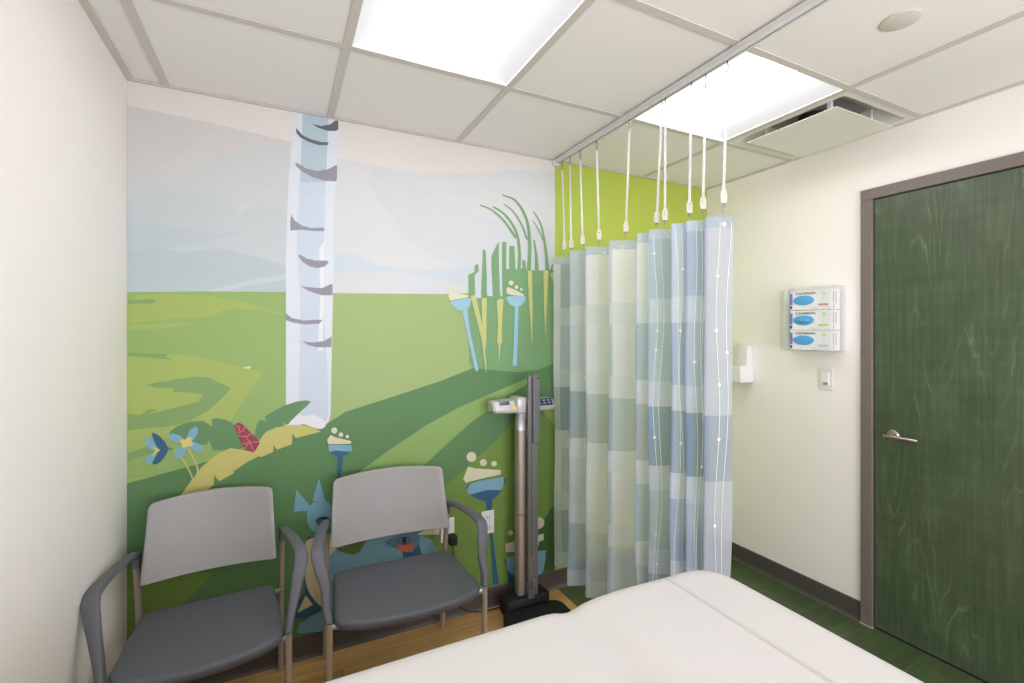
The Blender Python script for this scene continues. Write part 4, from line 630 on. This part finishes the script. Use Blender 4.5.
M_CLIP = mat('ivory_clip', (214,209,200), .4)
def strap_parts(k, yt, yb):
    zc = ZC-.032; t = thing('curtain_strap', 'x', 'curtain strap', (XT, yt, zc), group='clear straps carrying the privacy curtain')
    dy = yb-yt
    def P(z, dx=0, e=0): f = min(1, max(0, (zc-z)/(zc-1.9))); return Vector((dx, dy*f+e, z-zc))
    bm = bmesh.new()      # snap hook hanging from the rail
    tube(bm, [P(zc,0,0), P(zc-.012)], .0022, 8)
    tube(bm, [P(zc-.012,0,0), P(zc-.018,.0,.005), P(zc-.03,.0,.005), P(zc-.038,0,0), P(zc-.03,0,-.005), P(zc-.018,0,-.005), P(zc-.012,0,0)], .0013, 6, 3)
    tube(bm, [P(zc-.036,.0,0), P(zc-.05)], .0022, 8)
    obj('hook', bm, M_CHROME, t, True)
    bm = bmesh.new(); zs = [zc-.048-(zc-.048-1.93)*i/8 for i in range(9)]
    R = []
    for i, z in enumerate(zs):
        c = P(z); w = .0046; a = .3*math.sin(i*.5+k); ux = Vector((math.cos(a+.9), -math.sin(a+.9), 0)); n_ = Vector((ux.y, -ux.x, 0))*.0006
        R.append([c-ux*w-n_, c+ux*w-n_, c+ux*w+n_, c-ux*w+n_])
    rings_mesh(bm, R); obj('strap', bm, M_STRAP, t)
    c = P(1.915); bm = bmesh.new()
    ux = Vector((.82,-.57,0)); ny = Vector((.57,.82,0))
    o2 = rounded([(-.0095,-.022),(.0095,-.022),(.0115,.01),(.006,.026),(-.006,.026),(-.0115,.01)], .006, 3)
    rings_mesh(bm, [[c+ux*q.x+Vector((0,0,q.y))+ny*d for q in o2] for d in (-.004, .004)])
    cp = obj('clip', bm, M_CLIP, t)
    bm = bmesh.new(); cyl(bm, c+ux*.001+Vector((0,0,.012))-ny*.004, -ny, .0035, .0012, 12)
    cyl(bm, c+Vector((0,0,-.002))-ny*.004-ux*.003, -ny, .002, .0012, 10)
    obj('rivet', bm, M_STEEL, cp)
    bm = bmesh.new(); c2 = P(1.888)
    tube(bm, [c2+Vector((0,0,.006)), c2+ux*.006, c2+Vector((0,0,-.01)), c2-ux*.005, c2+Vector((0,0,.004))], .0015, 6, 3)
    tube(bm, [c2+Vector((0,0,-.009)), c2+Vector((0,0,-.026))], .0015, 6)
    obj('swivel_hook', bm, M_CHROME, t, True)
    return t
WORDS = ['nearest the mural wall, first of the row', 'second strap counted from the mural wall', 'third strap counted from the mural wall', 'fourth strap counted from the mural wall', 'fifth from the mural wall, standing alone',
 'left one of the close pair of straps in mid-row', 'right one of the close pair of straps in mid-row', 'third strap counted from the door end', 'second strap counted from the door end', 'strap at the door end of the curtain, nearest the viewer']
for k, (yt, yb) in enumerate(STRAPS):
    t = strap_parts(k, yt, yb); t['label'] = 'clear hanging curtain strap, ' + WORDS[k]
# round snap grommets on the top hem
for k, (p, t_) in enumerate(((1,.95),(2,.72),(3,.45),(5,.7),(6,.95),(7,.98),(8,.62))):
    q = at_s(p, t_, ZT-.03); nrm = Vector((PANELS[p][1][1]-PANELS[p][0][1], -(PANELS[p][1][0]-PANELS[p][0][0]), 0)).normalized()
    obj('grommet', lathe(bmesh.new(), q+nrm*.001, nrm, [(0,0),(.0095,0),(.0095,.002),(.006,.003),(.004,.0018),(0,.0018)], 20), mat('ivory_grommet', (214,208,200), .4), cur, True)

# ------------------------------------------------------------------ door in the right wall
dr = thing('door_1', 'green stained wooden door with taupe metal frame in right wall', 'door', (XR, .82, 0), kind='structure')
y1, y0 = 1.329-.82, .31-.82
bm = bmesh.new(); p = .016
box(bm, -p, .02, y1-.052, y1, 0, 2.092, .002, 1); box(bm, -p, .02, y0, y0+.052, 0, 2.092, .002, 1); box(bm, -p, .02, y0, y1, 2.092, 2.144, .002, 1)
obj('door_frame', bm, M_FRAME, dr)
obj('door_leaf', B(-.004, .03, y0+.056, y1-.056, .012, 2.087, .001, 1), M_DOOR, dr)
obj('door_gap', B(-.0012, .031, y0+.05, y1-.05, .001, 2.094), M_BLACK, dr)
bm = bmesh.new(); hy = 1.195-.82; hz = .955
h = obj('door_handle', tube(tube(bmesh.new(), [(-.006,hy,hz),(-.05,hy,hz)], .010, 16), [(-.048,hy+.016,hz),(-.052,hy,hz),(-.053,hy-.05,hz+.001),(-.05,hy-.115,hz-.001)], [.0105,.0105,.0095,.008], 14, 4), mat('satin_nickel', (196,184,170), .28, metal=1), dr, True, 50, label='satin nickel lever handle')
obj('rosette', lathe(bmesh.new(), (-.004,hy,hz), (-1,0,0), [(0,0),(.027,0),(.027,.006),(.022,.011),(.012,.012),(0,.012)], 32), mat('satin_nickel', (196,184,170), .28, metal=1), h, True)
obj('strike_plate', B(-.0172,-.0158, y1-.036, y1-.001, hz+.05, hz+.13), M_FRAME, dr)
obj('threshold_foot', B(-p-.001,.0, y1-.053, y1+.002, 0, .006), mat('pale_caulk', (190,184,170), .7), dr, label='pale bead of sealant at the foot of the frame')

# ------------------------------------------------------------------ things on the right wall
XD, YU = Vector((0,-1,0)), Vector((0,0,1))
M_ACR = mat('clear_acrylic', (250,252,252), .05); M_ACR.node_tree.nodes['Principled BSDF'].inputs['Alpha'].default_value = .13
gh = thing('glove_box_holder', 'clear acrylic wall holder carrying three glove boxes left of the door', 'holder', (XR, 1.53, 1.35))
obj('back_panel', B(-.006,0, -.125,.225, -.012,.335), M_ACR, gh)
obj('tray', B(-.092,-.006, -.115,.14, -.006,-.003), M_ACR, gh)
for yy in (-.118, .14): obj('side_panel', B(-.092,-.006, yy,yy+.003, -.006,.335), M_ACR, gh)
obj('front_lip', B(-.095,-.092, -.118,-.04, -.006,.335), M_ACR, gh)
obj('front_lip', B(-.095,-.092, .116,.143, -.006,.335), M_ACR, gh)
obj('top_edge', B(-.092,-.006, -.115,.14, .333,.3355), M_ACR, gh)
M_CARD = mat('white_card', (238,238,238), .5); M_OVAL = mat('blue_nitrile', (92,172,226), .5); M_INK = mat('grey_print', (70,72,78), .6)
M_NAVY = mat('navy_print', (40,62,150), .5); M_VIO = mat('violet_print', (120,130,200), .5); M_LG = mat('light_green_print', (205,226,150), .5); M_PG = mat('pale_grey_print', (206,208,214), .6)
def glove(z, label, bandrgb, bandname, bunch):
    g = thing('glove_box', label, 'glove box', (XR, 1.53, 1.349+z), group='glove boxes stacked in the wall holder')
    obj('carton', B(-.085,-.008, -.103,.112, 0,.104, .001, 1), M_CARD, g)
    fx = -.0855
    bm = bmesh.new()
    for r, d, mi in ((1,.0,0),):
        pts = [(-.008+.056*math.cos(2*PI*k/36), .026*math.sin(2*PI*k/36)) for k in range(36)]
        bm.faces.new([bm.verts.new((fx-.0012, .03-a, .052+b)) for a, b in pts])
        rings_mesh(bm, [[Vector((fx-.0012-dx, .03-a*s, .052+b*s)) for a, b in pts] for s, dx in ((1,0),(.97,.0015),(.9,.002))], False, True)
    ov = obj('dispensing_opening', bm, M_OVAL, g, True, 60, label='blue oval opening filled with gloves')
    if bunch:
        bm = bmesh.new()
        for k in range(6):
            a = random.uniform(-.03,.02); b = random.uniform(-.008,.01)
            tube(bm, [(fx-.002,.03-a+.01,.052+b-.006),(fx-.009,.03-a-.004,.052+b+.001),(fx-.002,.03-a-.022,.052+b+.004)], [.004,.005,.003], 7, 4)
        obj('protruding_glove', bm, M_OVAL, ov, True)
    text('box_lettering', 'C', .0195, M_INK, g, (fx-.0003, .082, .083), XD, YU, .0003, sx=1.25)
    text('box_lettering', 'RITERION', .0155, M_INK, g, (fx-.0003, .064, .083), XD, YU, .0003, sx=1.3)
    bm = bmesh.new()
    for q in range(5): box(bm, fx-.0004, fx, .098, .112-.002*q*0, .030+q*.012, .041+q*.012, mi=0)
    for y_ in (.1,.1045,.109): box(bm, fx-.0006, fx, y_-.001, y_+.001, .035, .095)
    obj('printed_stripe', bm, M_VIO, g); obj('printed_mark', B(fx-.0005, fx, .1,.111, .008,.024), M_NAVY, g)
    obj('printed_seal', lathe(bmesh.new(), (fx-.0001,-.068,.082), (-1,0,0), [(0,0),(.010,0),(.010,.0004),(0,.0004)], 20), M_LG, g)
    obj('printed_small_text', B(fx-.0004, fx, -.07,-.066, .046, .066), M_PG, g)
    for q in range(4): obj('printed_swoosh', tube(bmesh.new(), [(fx-.0002,.005-q*.006,.012+q*.002),(fx-.0002,-.025-q*.006,.002+q*.002)], .0005, 4), M_PG, g)
    obj('size_band', B(fx-.0005, fx, -.088,-.04, .020,.031), mat(bandname, bandrgb, .5), g, label='coloured size band')
    bm = bmesh.new(); ye = -.1035        # narrow end panel print
    for q in range(2): box(bm, -.072+q*.022, -.062+q*.022, ye-.0003, ye, .03, .092)
    box(bm, -.07,-.058, ye-.0003, ye, .008,.022)
    obj('end_print', bm, mat('end_print_grey', (188,180,182), .6), g)
glove(0, 'white glove box with pale blue size band, lowest in wall holder', (150,208,228), 'blue_band', False)
glove(.1065, 'white glove box with yellow size band, middle of wall holder', (222,194,60), 'yellow_band', True)
glove(.213, 'white glove box with orange-red size band, topmost in wall holder', (214,104,76), 'red_band', False)

sd = thing('soap_dispenser', 'white wall dispenser with tall back and boxy lower cup beside the curtain', 'dispenser', (XR, 1.99, 1.115))
obj('back_body', B(-.05,0, -.06,.022, .02,.25, .008, 3), M_WHITEPL, sd, True)
bb = obj('lower_cup', B(-.115,0, -.066,.075, .02,.125, .010, 3), M_WHITEPL, sd, True)
obj('badge', B(-.1156,-.1148, .03,.055, .048,.054), mat('grey_badge', (150,152,156), .5), bb)

sw = thing('light_switch', 'white rocker light switch plate below the glove box holder', 'switch', (XR, 1.4985, 1.195))
obj('switch_plate', B(-.006,-.0005, -.036,.036, -.058,.058, .003, 2), M_WHITEPL, sw)
obj('rocker', B(-.011,-.005, -.017,.017, -.034,.034, .002, 2), mat('rocker_white', (240,240,238), .3), sw)
obj('dimmer_mark', B(-.0118,-.0105, -.012,.012, -.03,-.016, .001, 1), mat('grey_mark', (150,150,150), .4), sw)

def outlet(x, label, plugged):
    t = thing('wall_outlet', label, 'outlet', (x, YB-.007, .448), group='outlets on the mural wall')
    obj('face_plate', B(-.036,.036, -.006,0, -.06,.06, .003, 2), M_WHITEPL, t)
    for z in (-.026, .026):
        s = obj('socket', B(-.016,.016, -.0085,-.005, z-.016, z+.016, .003, 2), mat('socket_white', (222,222,220), .4), t)
        bm = bmesh.new()
        for xx in (-.006,.006): box(bm, xx-.001, xx+.001, -.0088,-.0084, z-.003, z+.006)
        obj('socket_slots', bm, M_DARK, s)
    return t
outlet(.7535, 'white wall outlet with a black plug in it, right of the chair back', True)
outlet(.974, 'empty white wall outlet between the right chair arm and the scale', False)
pl = thing('power_plug', 'black power plug in the outlet behind the right chair', 'plug', (.77, YB-.016, .405))
obj('plug_body', B(-.018,.02, -.045,0, -.022,.026, .006, 3), M_BLACK, pl, True)
obj('cable', tube(bmesh.new(), [(0,-.03,-.018),(.0,-.035,-.08),(.01,-.03,-.2),(.03,-.03,-.33),(.13,-.025,-.392),(.26,-.03,-.398)], .003, 8, 6), M_BLACK, pl, True)

# ------------------------------------------------------------------ physician's scale
sc = thing('medical_scale', 'upright medical scale with metal column, height rod and black base', 'scale', (1.14, 2.17, 0))
def prism(bm, outline, z0, z1, bev=.006, top=None):
    c = sum((Vector(p) for p in outline), Vector((0,0)))/len(outline)
    def R(s, z): return [Vector((c.x+(p[0]-c.x)*s, c.y+(p[1]-c.y)*s, z)) for p in outline]
    k = 1-bev/.12
    return rings_mesh(bm, [R(k,z0), R(1,z0+bev*.5), R(1,z1-bev), R((1+k)/2,z1-bev*.3), R(k,z1)])
o2 = rounded([(-.128,-.055),(.128,-.055),(.12,.058),(-.12,.058)], .022, 4)
obj('rear_base', prism(bmesh.new(), o2, .004, .088, .01), M_BLACK, sc, True, 40)
o2 = rounded([(-.165,-.43),(.165,-.43),(.165,-.1),(.13,-.066),(-.145,-.066),(-.17,-.1)], .03, 4)
obj('platform', prism(bmesh.new(), [(p.x,p.y) for p in o2], .012, .055, .005), M_BLACK, sc, True, 40)
for fx, fy in ((-.13,-.38),(.13,-.38),(-.13,-.1),(.13,-.1)): obj('levelling_foot', cyl(bmesh.new(), (fx,fy,0), (0,0,1), .016, .013, 16), mat('brown_foot', (92,70,50), .6), sc)
oc = rounded([(-.046,-.022),(.006,-.026),(.006,.03),(-.046,.03)], .014, 4)
obj('column', rings_mesh(bmesh.new(), [[Vector((p.x,p.y,z)) for p in oc] for z in (.08,.5)]), M_ALU, sc, True, 40)
obj('upper_column', rings_mesh(bmesh.new(), [[Vector((p.x*.97-.001,p.y*.96,z)) for p in oc] for z in (.503,.94)]), M_ALU, sc, True, 40)
obj('column_joint', rings_mesh(bmesh.new(), [[Vector((p.x*.94-.002,p.y*.9,z)) for p in oc] for z in (.499,.504)]), M_DARK, sc)
obj('neck', rings_mesh(bmesh.new(), [[Vector(((p.x+.028)*s-.028,p.y*s+y,z)) for p in oc] for z, s, y in ((.938,.97,0),(.945,.9,0),(.99,.86,0),(1.03,.86,-.01),(1.08,.8,-.01))]), mat('silver_plastic', (196,196,194), .35, metal=.3), sc, True, 40)
hr = obj('height_rod', B(-.01,.026, -.066,-.046, .085,1.222, .003, 2), M_ALUDK, sc)
for zz in (.12,.5,.9): obj('rod_bracket', B(-.01,.026, -.047,-.0, zz,zz+.03), M_ALUDK, sc)
obj('rear_rail', B(.004,.058, -.045,.02, .085,.99, .004, 2), M_ALUDK, sc)
obj('sliding_rod', B(.012,.050, -.079,-.0665, .88,1.226, .003, 2), mat('slider_grey', (120,120,119), .4, metal=.5), sc)
obj('rod_foot', B(.004,.036, -.078,-.064, .14,.19, .004, 2), M_ALUDK, sc)
bm = bmesh.new()
for q in range(100):
    z = .3+q*.0089; box(bm, -.007, -.001 if q%5 else .003, -.0666,-.0658, z, z+.0012)
box(bm, .0065,.0095, -.0667,-.0655, .3,1.21)
obj('rule_marks', bm, M_DARK, hr)
obj('rod_screw', cyl(bmesh.new(), (.036,-.0785,1.208), (0,-1,0), .005, .003, 12), M_BLACK, sc)
M_SILV = mat('silver_plastic', (196,196,194), .35, metal=.3)
def wing(s, xin, xout, m=M_SILV):
    rings = []
    for t in (0,.5,.92,1):
        x = xin+(xout-xin)*t; k = 1-.12*t if t < .95 else .7
        prof = [(-.085,-.03),(-.088,-.018),(-.055,.026),(-.03,.034),(.0,.034),(.02,.025),(.02,-.03),(-.0,-.036),(-.06,-.038)]
        rings.append([Vector((x, .012+(y+.03)*k, 1.066+z*k)) for y, z in prof])
    return rings_mesh(bmesh.new(), rings)
lw = obj('display_housing', wing(-1, -.06, -.187), M_SILV, sc, True, 30)
rw = obj('keypad_housing', wing(1, -.0, .17), M_SILV, sc, True, 30)
obj('head_hub', B(-.066,-.01, -.05,.05, 1.026,1.112, .012, 3), M_SILV, sc, True)
def facepatch(xa, xb, ta, tb, m, par, nm, lift=.0015):
    # on the sloped front face running from (y -.088, z -.018) to (y -.055, z .026)
    bm = bmesh.new(); k = .95
    def P(x, t, l): 
        y = -.088+.033*t; z = -.018+.044*t; return Vector((x, .012+(y+.03)*k-.8*l, 1.066+z*k+.6*l))
    rings_mesh(bm, [[P(xa,ta,l), P(xb,ta,l), P(xb,tb,l), P(xa,tb,l)] for l in (-.001, lift)])
    return obj(nm, bm, m, par)
facepatch(-.15,-.095,.62,1.0, mat('dark_display', (28,32,34), .12), lw, 'display', .004)
kp = facepatch(.05,.152,.3,1.0, mat('dark_keypad', (42,56,68), .3), rw, 'keypad', .0045)
for q in range(3):
    for w_ in range(2):
        b_ = facepatch(.068+q*.028, .084+q*.028, .42+w_*.3, .56+w_*.3, mat('key_pale', (150,170,182), .4), kp, 'key', .0055)
st = facepatch(-.094,-.07,.05,.48, mat('yellow_sticker', (226,206,120), .5), lw, 'sticker', .004)
obj('head_knob', cyl(bmesh.new(), (-.185,-.01,1.05), (-1,0,0), .012, .006, 20), M_STEEL, sc, True)

# ------------------------------------------------------------------ chairs
def chair(loc, rz, k, label):
    """k widens or narrows the chair; front faces -y; origin on the floor midway between the legs"""
    t = thing('guest_chair', label, 'chair', loc, rz, group='grey armchairs against the mural')
    H = .267*k + (.012 if k < .9 else 0); FH = .283*k
    # seat
    yb, yf = .085, -.25
    pts = [Vector((-.244*k, yb)), Vector((.244*k, yb)), Vector((.27*k, yf+.0))]
    front = [Vector((.27*k*math.cos(a), yf-.09*math.sin(a)**.9)) for a in (PI*i/16 for i in range(1,16))]
    out = rounded([tuple(pts[0]), tuple(pts[1])] + [(pts[2].x, pts[2].y)] + [tuple(f) for f in front[1:-1]] + [(-.27*k, yf)], [.03,.03,.015]+[0]*(len(front)-2)+[.015], 5)
    c = Vector((0,-.09))
    def R(s, z, dish=0): return [Vector((c.x+(p.x-c.x)*s, c.y+(p.y-c.y)*s, z - dish)) for p in out]
    rings = [R(.5,.427),R(.9,.428),R(.975,.43),R(.996,.435),R(1,.442),R(1,.449),R(.99,.457),R(.965,.4615),R(.92,.462),R(.8,.4605),R(.6,.458),R(.35,.456),R(.1,.455)]
    obj('seat', rings_mesh(bmesh.new(), rings), M_SEAT, t, True, 60)
    # backrest shell
    def backpt(x, v):      # v 0 bottom .. 1 top ; x in -1..1
        hw = (.254-.014*v)*k; z = .548+.262*v + (.012*(1-x*x) if v > .5 else 0)*(v-.5)*2 + .006*(1-x*x)*(1-v)*-1
        y = .222 - .075*(1-v)**1.3 + .045*(1-x*x) - .03
        return Vector((hw*x, y-.015, z))
    o2 = rounded([(-1,0),(1,0),(1,1),(-1,1)], [.04,.04,.09,.09], 6)
    dense = []
    for i, p in enumerate(o2):
        q = o2[(i+1)%len(o2)]; n = 10 if (q-p).length > .6 else 1
        dense += [p.lerp(q, j/n) for j in range(n)]
    def RB(s, dy): return [backpt((p.x)*s, .5+(p.y-.5)*s) + Vector((0,dy,0)) for p in dense]
    bm = bmesh.new()
    rings_mesh(bm, [RB(.1,-.006),RB(.4,-.006),RB(.7,-.006),RB(.9,-.006),RB(.985,-.006),RB(1,-.003),RB(1,.003),RB(.985,.006),RB(.9,.006),RB(.6,.006),RB(.3,.006)])
    obj('backrest', bm, M_SHELL, t, True, 50)
    for s in (-1, 1):
        obj('leg', tube(bmesh.new(), [(s*H,.262,0),(s*H,.234,.3),(s*H,.2,.5),(s*H,.178,.612)], .0115, 14, 4), M_TUBE, t, True, label='rear metal leg rising to the armrest')
        obj('leg', tube(bmesh.new(), [(s*FH,-.262,0),(s*FH,-.262,.452)], .0115, 14), M_TUBE, t, True, label='front metal leg')
        b = bmesh.new(); tube(b, [(s*.2*k,.07,.425),(s*.2*k,-.24,.418)], .008, 10); tube(b, [(s*FH,-.262,.438),(s*.2*k,-.25,.42)], .0085, 10)
        tube(b, [(s*H,.224,.36),(s*.235*k,.075,.43)], .0085, 10)
        obj('seat_frame', b, M_TUBE, t, True)
        # armrest band
        path = [(H,.178,.592),(H,.174,.620),(H+.002,.158,.640),(H+.010,.115,.650),(H+.030,.01,.657),(H+.047,-.11,.656),(H+.049,-.150,.640),(H+.040,-.176,.602),(H+.026,-.206,.55),(FH+.008,-.24,.49),(FH,-.259,.45)]
        wd = [.024,.025,.029,.033,.037,.043,.046,.042,.034,.027,.024]; th = [.024,.017,.012,.010,.009,.009,.009,.009,.012,.019,.024]
        P = smooth_path([(s*a,b_,c_) for a,b_,c_ in path], 4); N = len(P); rings = []
        for i, p in enumerate(P):
            f = i/(N-1)*(len(wd)-1); j = min(int(f), len(wd)-2); u = f-j
            w_, h_ = wd[j]*(1-u)+wd[j+1]*u, th[j]*(1-u)+th[j+1]*u
            tg = (P[min(i+1,N-1)]-P[max(i-1,0)]).normalized(); side = Vector((1,0,0)); side = (side-tg*side.dot(tg)).normalized(); up = side.cross(tg)
            rings.append([p+side*w_*.5*math.copysign(abs(math.cos(a))**.6, math.cos(a))*1.9*.5*1.05 + up*h_*math.copysign(abs(math.sin(a))**.7, math.sin(a)) for a in (2*PI*q/16 for q in range(16))])
            rings[-1] = [p+(v-p) for v in rings[-1]]
        for i, r in enumerate(rings):
            f = i/(N-1)*(len(wd)-1); j = min(int(f), len(wd)-2); u = f-j; w_ = wd[j]*(1-u)+wd[j+1]*u
        obj('armrest', rings_mesh(bmesh.new(), rings), M_ARM, t, True, 50)
    bm = tube(bmesh.new(), [(-FH,-.25,.41),(FH,-.25,.41)], .007, 10) if False else tube(bmesh.new(), [(-.2*k,-.2,.412),(.2*k,-.2,.412)], .008, 10)
    obj('cross_bar', bm, M_TUBE, t, True)
    return t
chair((-.226, 1.968, 0), math.radians(2.2), .845, 'grey armchair in the corner between left wall and mural')
chair((.438, 1.962, 0), math.radians(-1.5), 1.0, 'wider grey armchair nearer the medical scale, right of the other')

# ------------------------------------------------------------------ exam table
et = thing('exam_table', 'white padded exam table reaching in at the bottom of the view', 'exam table', (.3, .59, 0))
X0, X1, Y0, Y1, ZP = -.78, .765, -.35, .344, .817
def zt(x, y):
    X = x+.3; z = 0
    z -= .016*math.exp(-((x-.275-.02*math.sin(y*5))/.035)**2)*(1 if y > -.4 else 0)
    z += .006*math.exp(-((x-.44)/.12)**2)
    return z
def pad(bm, x0, x1, y0, y1, rl=.05):
    nx, ny = 150, 60; r = .045; T = {}
    def ease(d): 
        return 0 if d >= r else -(r - math.sqrt(max(0, r*r-(r-d)**2)))
    xs_ = [x0+(x1-x0)*(.5-.5*math.cos(PI*i/nx)) if False else x0+(x1-x0)*i/nx for i in range(nx+1)]
    def loop(ins):
        c = rounded([(x0+ins,y0+ins),(x1-ins,y0+ins),(x1-ins,y1-ins),(x0+ins,y1-ins)], max(.005, .12-ins), 10)
        out = []
        for i, p in enumerate(c):
            q = c[(i+1)%len(c)]; n = max(1, int((q-p).length/.0)) if False else (60 if (q-p).length > .9 else (24 if (q-p).length > .3 else 1))
            out += [p.lerp(q, j/n) for j in range(n)]
        return out
    R = []
    for ins, z in ((.03,-.115),(.008,-.108),(0,-.09),(0,-.05)): R.append([(p, z, 0) for p in loop(ins)])
    for a in (15,30,45,60,75,90): R.append([(p, -.05+.05*math.sin(math.radians(a)), math.sin(math.radians(a))) for p in loop(.05*(1-math.cos(math.radians(a))))])
    rings_mesh(bm, [[Vector((p.x,p.y,ZP+z+zt(p.x,p.y)*w)) for p, z, w in r] for r in R], True, False)
    # top surface as a fine grid clipped to the inner loop
    inner = R[-1]; bm.verts.ensure_lookup_table()
    edge = bm.verts[-len(inner):] if False else [v for v in bm.verts][-len(inner):]
    c0 = Vector(((x0+x1)/2, (y0+y1)/2))
    prev = edge; segs = 36; spine = [p for p, _, _ in inner]
    half = (y1-y0)/2-.05
    for k in range(1, segs):
        f = 1-k/segs
        cur_ = []
        for p in spine:
            sx = min(max(p.x, x0+.05+half), x1-.05-half)   # shrink towards the centre line, not the centre
            q = Vector((p.x*(f) + (p.x)*(1-f), 0)); 
            x_ = sx+(p.x-sx)*f; y_ = c0.y+(p.y-c0.y)*f
            cur_.append(bm.verts.new((x_, y_, ZP+zt(x_, y_))))
        n = len(spine)
        for i in range(n): bm.faces.new((prev[i], prev[(i+1)%n], cur_[(i+1)%n], cur_[i]))
        prev = cur_
    bm.faces.new(prev)
    return bm
bmp = pad(bmesh.new(), X0, X1, Y0, Y1)
cu_ = obj('cushion', bmp, M_VINYL, et, True, 80)
bm = bmesh.new()
pts = [Vector((.577, Y0+.04+(Y1-Y0-.08)*i/40, ZP+zt(.577,0)-.0016)) for i in range(41)]
tube(bm, pts, .0042, 8); tube(bm, [p+Vector((.008,0,-.0012)) for p in pts], .003, 8)
obj('seam', bm, mat('grey_seam', (198,194,191), .55), cu_, True, label='grey stitched welt across the cushion')
M_CAB = mat('beige_cabinet', (214,208,198), .45)
body = obj('base_cabinet', B(X0+.08, X1-.1, Y0+.05, Y1-.05, .08, .69, .015, 3), M_CAB, et, True)
obj('plinth', B(X0+.14, X1-.16, Y0+.09, Y1-.09, 0, .085), M_DARK, et)
for i in range(2):
    for j in range(2):
        xa = X0+.12+i*.66; za = .13+j*.28
        dq = obj('drawer', B(xa, xa+.6, Y1-.052, Y1-.035, za, za+.25, .006, 2), M_CAB, et)
        obj('drawer_pull', B(xa+.22, xa+.38, Y1-.037, Y1-.022, za+.2, za+.215, .004, 2), M_STEEL, dq)

# ------------------------------------------------------------------ camera and view
cam = bpy.data.cameras.new('camera'); co = bpy.data.objects.new('camera', cam); COL.objects.link(co)
cam.sensor_width = 36; cam.lens = 36*469.829/1024; cam.shift_y = -(341.5-332.7277)/1024; cam.clip_start = .02
co.location = (0,0,1.4408); co.rotation_euler = (PI/2, 0, -.4576)
S = bpy.context.scene; S.camera = co
w = bpy.data.worlds.new('world'); S.world = w; w.use_nodes = True
w.node_tree.nodes['Background'].inputs[0].default_value = (.8,.8,.8,1); w.node_tree.nodes['Background'].inputs[1].default_value = .05
S.view_settings.view_transform = 'Standard'; S.view_settings.look = 'None'; S.view_settings.exposure = 0; S.view_settings.gamma = 1; S.view_settings.use_curve_mapping = False
